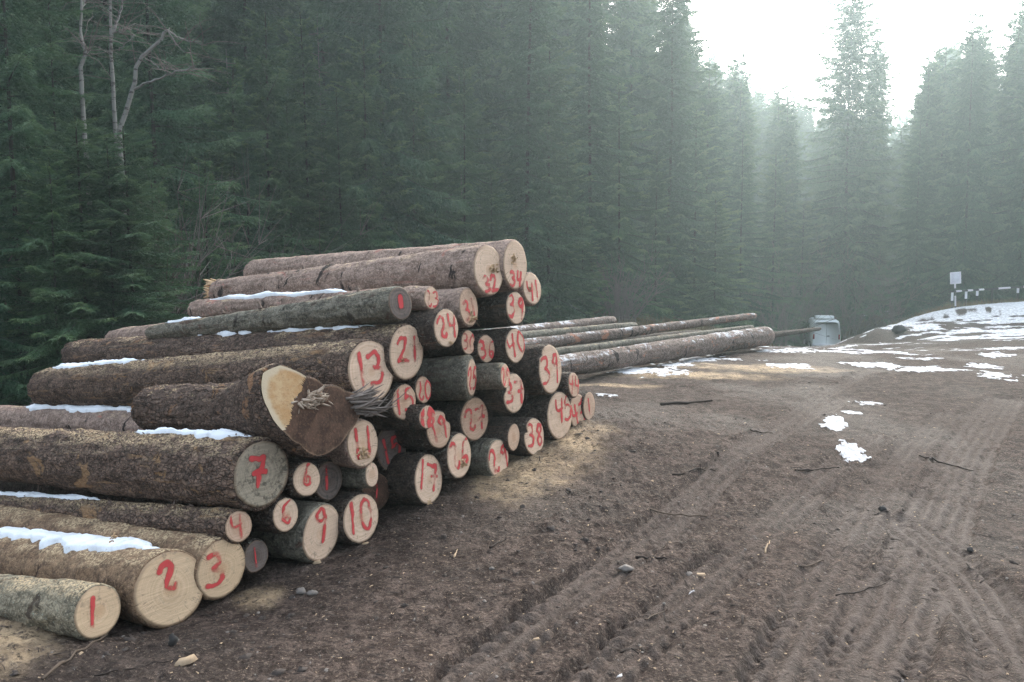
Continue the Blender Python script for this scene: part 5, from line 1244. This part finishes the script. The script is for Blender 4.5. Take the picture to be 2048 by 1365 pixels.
def litter():
    rs = np.random.default_rng(31); n = 15000
    a = np.radians(rs.uniform(-36, 36, n)); r = 2.1 * (18 / 2.1) ** rs.uniform(0, 1, n) ** .8
    x, y = r * np.sin(a), r * np.cos(a)
    f = FN.x * (x - FP.x) + FN.y * (y - FP.y); k = f > .02
    x, y, r = x[k], y[k], r[k]; n = len(x)
    z = base_z(x, y) + ground_detail(x, y)[0]
    for nm, sel, mats, lo, hi, asp, lab in (
        ('wood_chip_litter', rs.random(n) < .28, M_chip, .003, .009, .45, 'pale wood chips and sawdust crumbs strewn over the mud'),
        ('twig_litter', rs.random(n) < .45, M_stick, .006, .032, .16, 'dark bark bits and twigs strewn over the mud'),
        ('gravel', rs.random(n) < .18, M_palestone, .003, .008, .8, 'small grey pebbles pressed in the mud')):
        X, Y, Z = x[sel], y[sel], z[sel]; m = len(X); ln = rs.uniform(lo, hi, m) * rs.uniform(.5, 1.5, m); th = rs.uniform(0, 6.28, m); wd = ln * asp * rs.uniform(.6, 1.3, m); hh = np.minimum(ln, wd) * rs.uniform(.4, 1.0, m) + .001
        c, s_ = np.cos(th), np.sin(th); tz = rs.normal(0, .25, m) * ln
        P = []
        for (u, v, w_) in ((-1, -1, 0), (1, -.7, 0), (.8, 1, 0), (-.9, .8, 0), (-.5, -.4, 1), (.7, -.2, 1), (.2, .6, .9)):
            P.append(np.stack([X + u * ln * c - v * wd * s_, Y + u * ln * s_ + v * wd * c, Z - .002 + w_ * hh + u * tz * .4 + np.abs(tz) * .3], -1))
        P = np.stack(P, 1).reshape(-1, 3); o = np.arange(m)[:, None] * 7
        q = np.concatenate([o + np.array([0, 1, 5, 4])[None], o + np.array([2, 3, 4, 6])[None]]); t = np.concatenate([o + np.array(k3)[None] for k3 in ((1, 2, 5), (2, 6, 5), (3, 0, 4), (4, 5, 6))])
        tag(obj(nm, mesh(nm, P, [q, t], mats, False)), lab, None, None, 'stuff')
litter()
def clods():
    rs = np.random.default_rng(77); n = 1500
    a = np.radians(rs.uniform(-36, 36, n)); r = 2.1 * (22 / 2.1) ** rs.uniform(0, 1, n) ** .75
    x, y = r * np.sin(a), r * np.cos(a); f = FN.x * (x - FP.x) + FN.y * (y - FP.y)
    dens = fbm(x * .9, y * .9, oct=3, seed=33) + .5 * (f < 1.2); k = (f > .05) & (dens > rs.uniform(-.1, .6, n)); x, y = x[k], y[k]; n = len(x)
    z = base_z(x, y) + ground_detail(x, y)[0]
    nu, nv = 4, 7; u = np.linspace(-.3, HP, nu)[:, None]; v = np.linspace(0, 2 * math.pi, nv, endpoint=False)[None]
    d = np.stack([np.cos(u) * np.cos(v), np.cos(u) * np.sin(v), np.sin(u) + 0 * v], -1).reshape(-1, 3)
    sz = rs.uniform(.004, .020, n) * rs.uniform(.4, 1.2, n); k = 1 + rs.uniform(-.45, .45, (n, len(d)))
    st = np.stack([rs.uniform(.8, 1.8, n), rs.uniform(.7, 1.2, n), rs.uniform(.45, .8, n)], -1)
    P = d[None] * k[..., None] * sz[:, None, None] * st[:, None]
    th = rs.uniform(0, 3.1, n); c, s_ = np.cos(th)[:, None], np.sin(th)[:, None]
    P = np.stack([P[..., 0] * c - P[..., 1] * s_ + x[:, None], P[..., 0] * s_ + P[..., 1] * c + y[:, None], P[..., 2] + z[:, None]], -1).reshape(-1, 3)
    q = grid_faces(nu, nv, True); q = (q[None] + (np.arange(n) * nu * nv)[:, None, None]).reshape(-1, 4)
    tag(obj('mud_clod_litter', mesh('mud_clod_litter', P, q, plain('mud_clod', (0.075, 0.060, 0.052), .9, .2, .25, 30), False)), 'crumbs and clods of dark mud', None, None, 'stuff')
clods()
def grass():
    rs = np.random.default_rng(41); n = 9000
    px = rs.uniform(1690, 2120, n); D = rs.uniform(42.3, 47, n) ; x = (px - 1024) / F * D; y = D
    n2 = 5000; x = np.append(x, rs.uniform(17, 27, n2)); y = np.append(y, rs.uniform(54, 64, n2)); n += n2
    n3 = 4000; yy = rs.uniform(26, 34, n3); x = np.append(x, rs.uniform(0, 9, n3)); y = np.append(y, yy); n += n3
    z = base_z(x, y); h = rs.uniform(.10, .42, n); th = rs.uniform(0, 6.28, n); wd = .012
    ln = rs.normal(0, .5, (n, 2)) * h[:, None]
    b = np.stack([x, y, z], -1); w3 = np.stack([np.cos(th), np.sin(th), 0 * th], -1) * wd
    tip = b + np.stack([ln[:, 0], ln[:, 1], h], -1)
    P = np.stack([b - w3, b + w3, tip], 1).reshape(-1, 3)
    tag(obj('dead_grass', mesh('dead_grass', P, np.arange(len(P)).reshape(-1, 3), plain('dead_grass', (0.20, 0.150, 0.075), .85, .2, .2, 2), False)), 'tan dead grass along the verge behind the snow', None, None, 'stuff')
grass()
def bush(px, D, h, wd, label, seed):
    x = xat(px, D); z = gz(x, D); rs = np.random.default_rng(seed)
    e = obj('bare_bush', None, None, (x, D, z - .05)); tag(e, label, 'bush')
    G = Geo(); G2_ = Geo()
    for _ in range(26):
        d = np.array([*rs.normal(0, .45, 2), 1.0]); d /= np.linalg.norm(d); l = h * rs.uniform(.5, 1.05); b = np.array([*rs.normal(0, wd * .15, 2), 0])
        t = np.linspace(0, 1, 6)[:, None]; cv = np.array([*rs.normal(0, .25, 2), -.1]) * l
        ln = b + d * l * t + cv * t ** 2; G.tube(ln, .022 * (1.1 - t[:, 0]), 4, False)
        for _ in range(16):
            i = rs.integers(1, 6); dd = d + rs.normal(0, .55, 3); dd /= np.linalg.norm(dd); l2 = h * rs.uniform(.12, .4)
            G2_.tube(ln[i] + dd * l2 * np.linspace(0, 1, 3)[:, None], [.009, .006, .002], 3, False)
    o = obj('stem', G.build('stem', M_twig), e); o['kind'] = 'stuff'; o = obj('twig', G2_.build('twig', M_twig), e); o['kind'] = 'stuff'
for k, (px, D, h, wd, lab) in enumerate(((1545, 47, 6.5, 3, 'bare brown bush left of the white van'), (1605, 54, 7.5, 3, 'tall bare bush directly behind the white van'), (1700, 54, 6, 3, 'bare bush between the van and the snow patch'),
                                         (1790, 47, 4.5, 2.5, 'bare bush behind the stone slab'), (1240, 31, 3.2, 2, 'bare bush behind the second stack of long logs'), (300, 13.6, 4.0, 1.6, 'bare purplish bush around the foot of the bent birch'),
                                         (350, 16.5, 4.5, 1.6, 'thin bare bush under the drooping spruce'), (1640, 60, 8, 3, 'pale bare bush in front of the lone tall spruce'))):
    bush(px, D, h, wd, lab, 100 + k)

# ------------------------------------------------------------------ haze
hm = bpy.data.materials.new('haze'); hm.use_nodes = True; ht = hm.node_tree; ht.nodes.clear()
pv = ht.nodes.new('ShaderNodeVolumePrincipled'); ho = ht.nodes.new('ShaderNodeOutputMaterial'); ht.links.new(pv.outputs[0], ho.inputs['Volume'])
pv.inputs['Color'].default_value = (0.74, 0.93, 0.96, 1); pv.inputs['Density'].default_value = HAZE; pv.inputs['Anisotropy'].default_value = 0.62
G = Geo(); zmax = 95.0; G.box((0, 0, (zmax - 15) / 2), (820, 820, zmax + 15))
hz = obj('haze', G.build('haze', hm, False)); hz.display_type = 'WIRE'
tag(hz, kind='stuff')
zz = [v.co.z for v in bpy.data.objects['ground'].data.vertices]; print('GROUND Z', min(zz), max(zz))
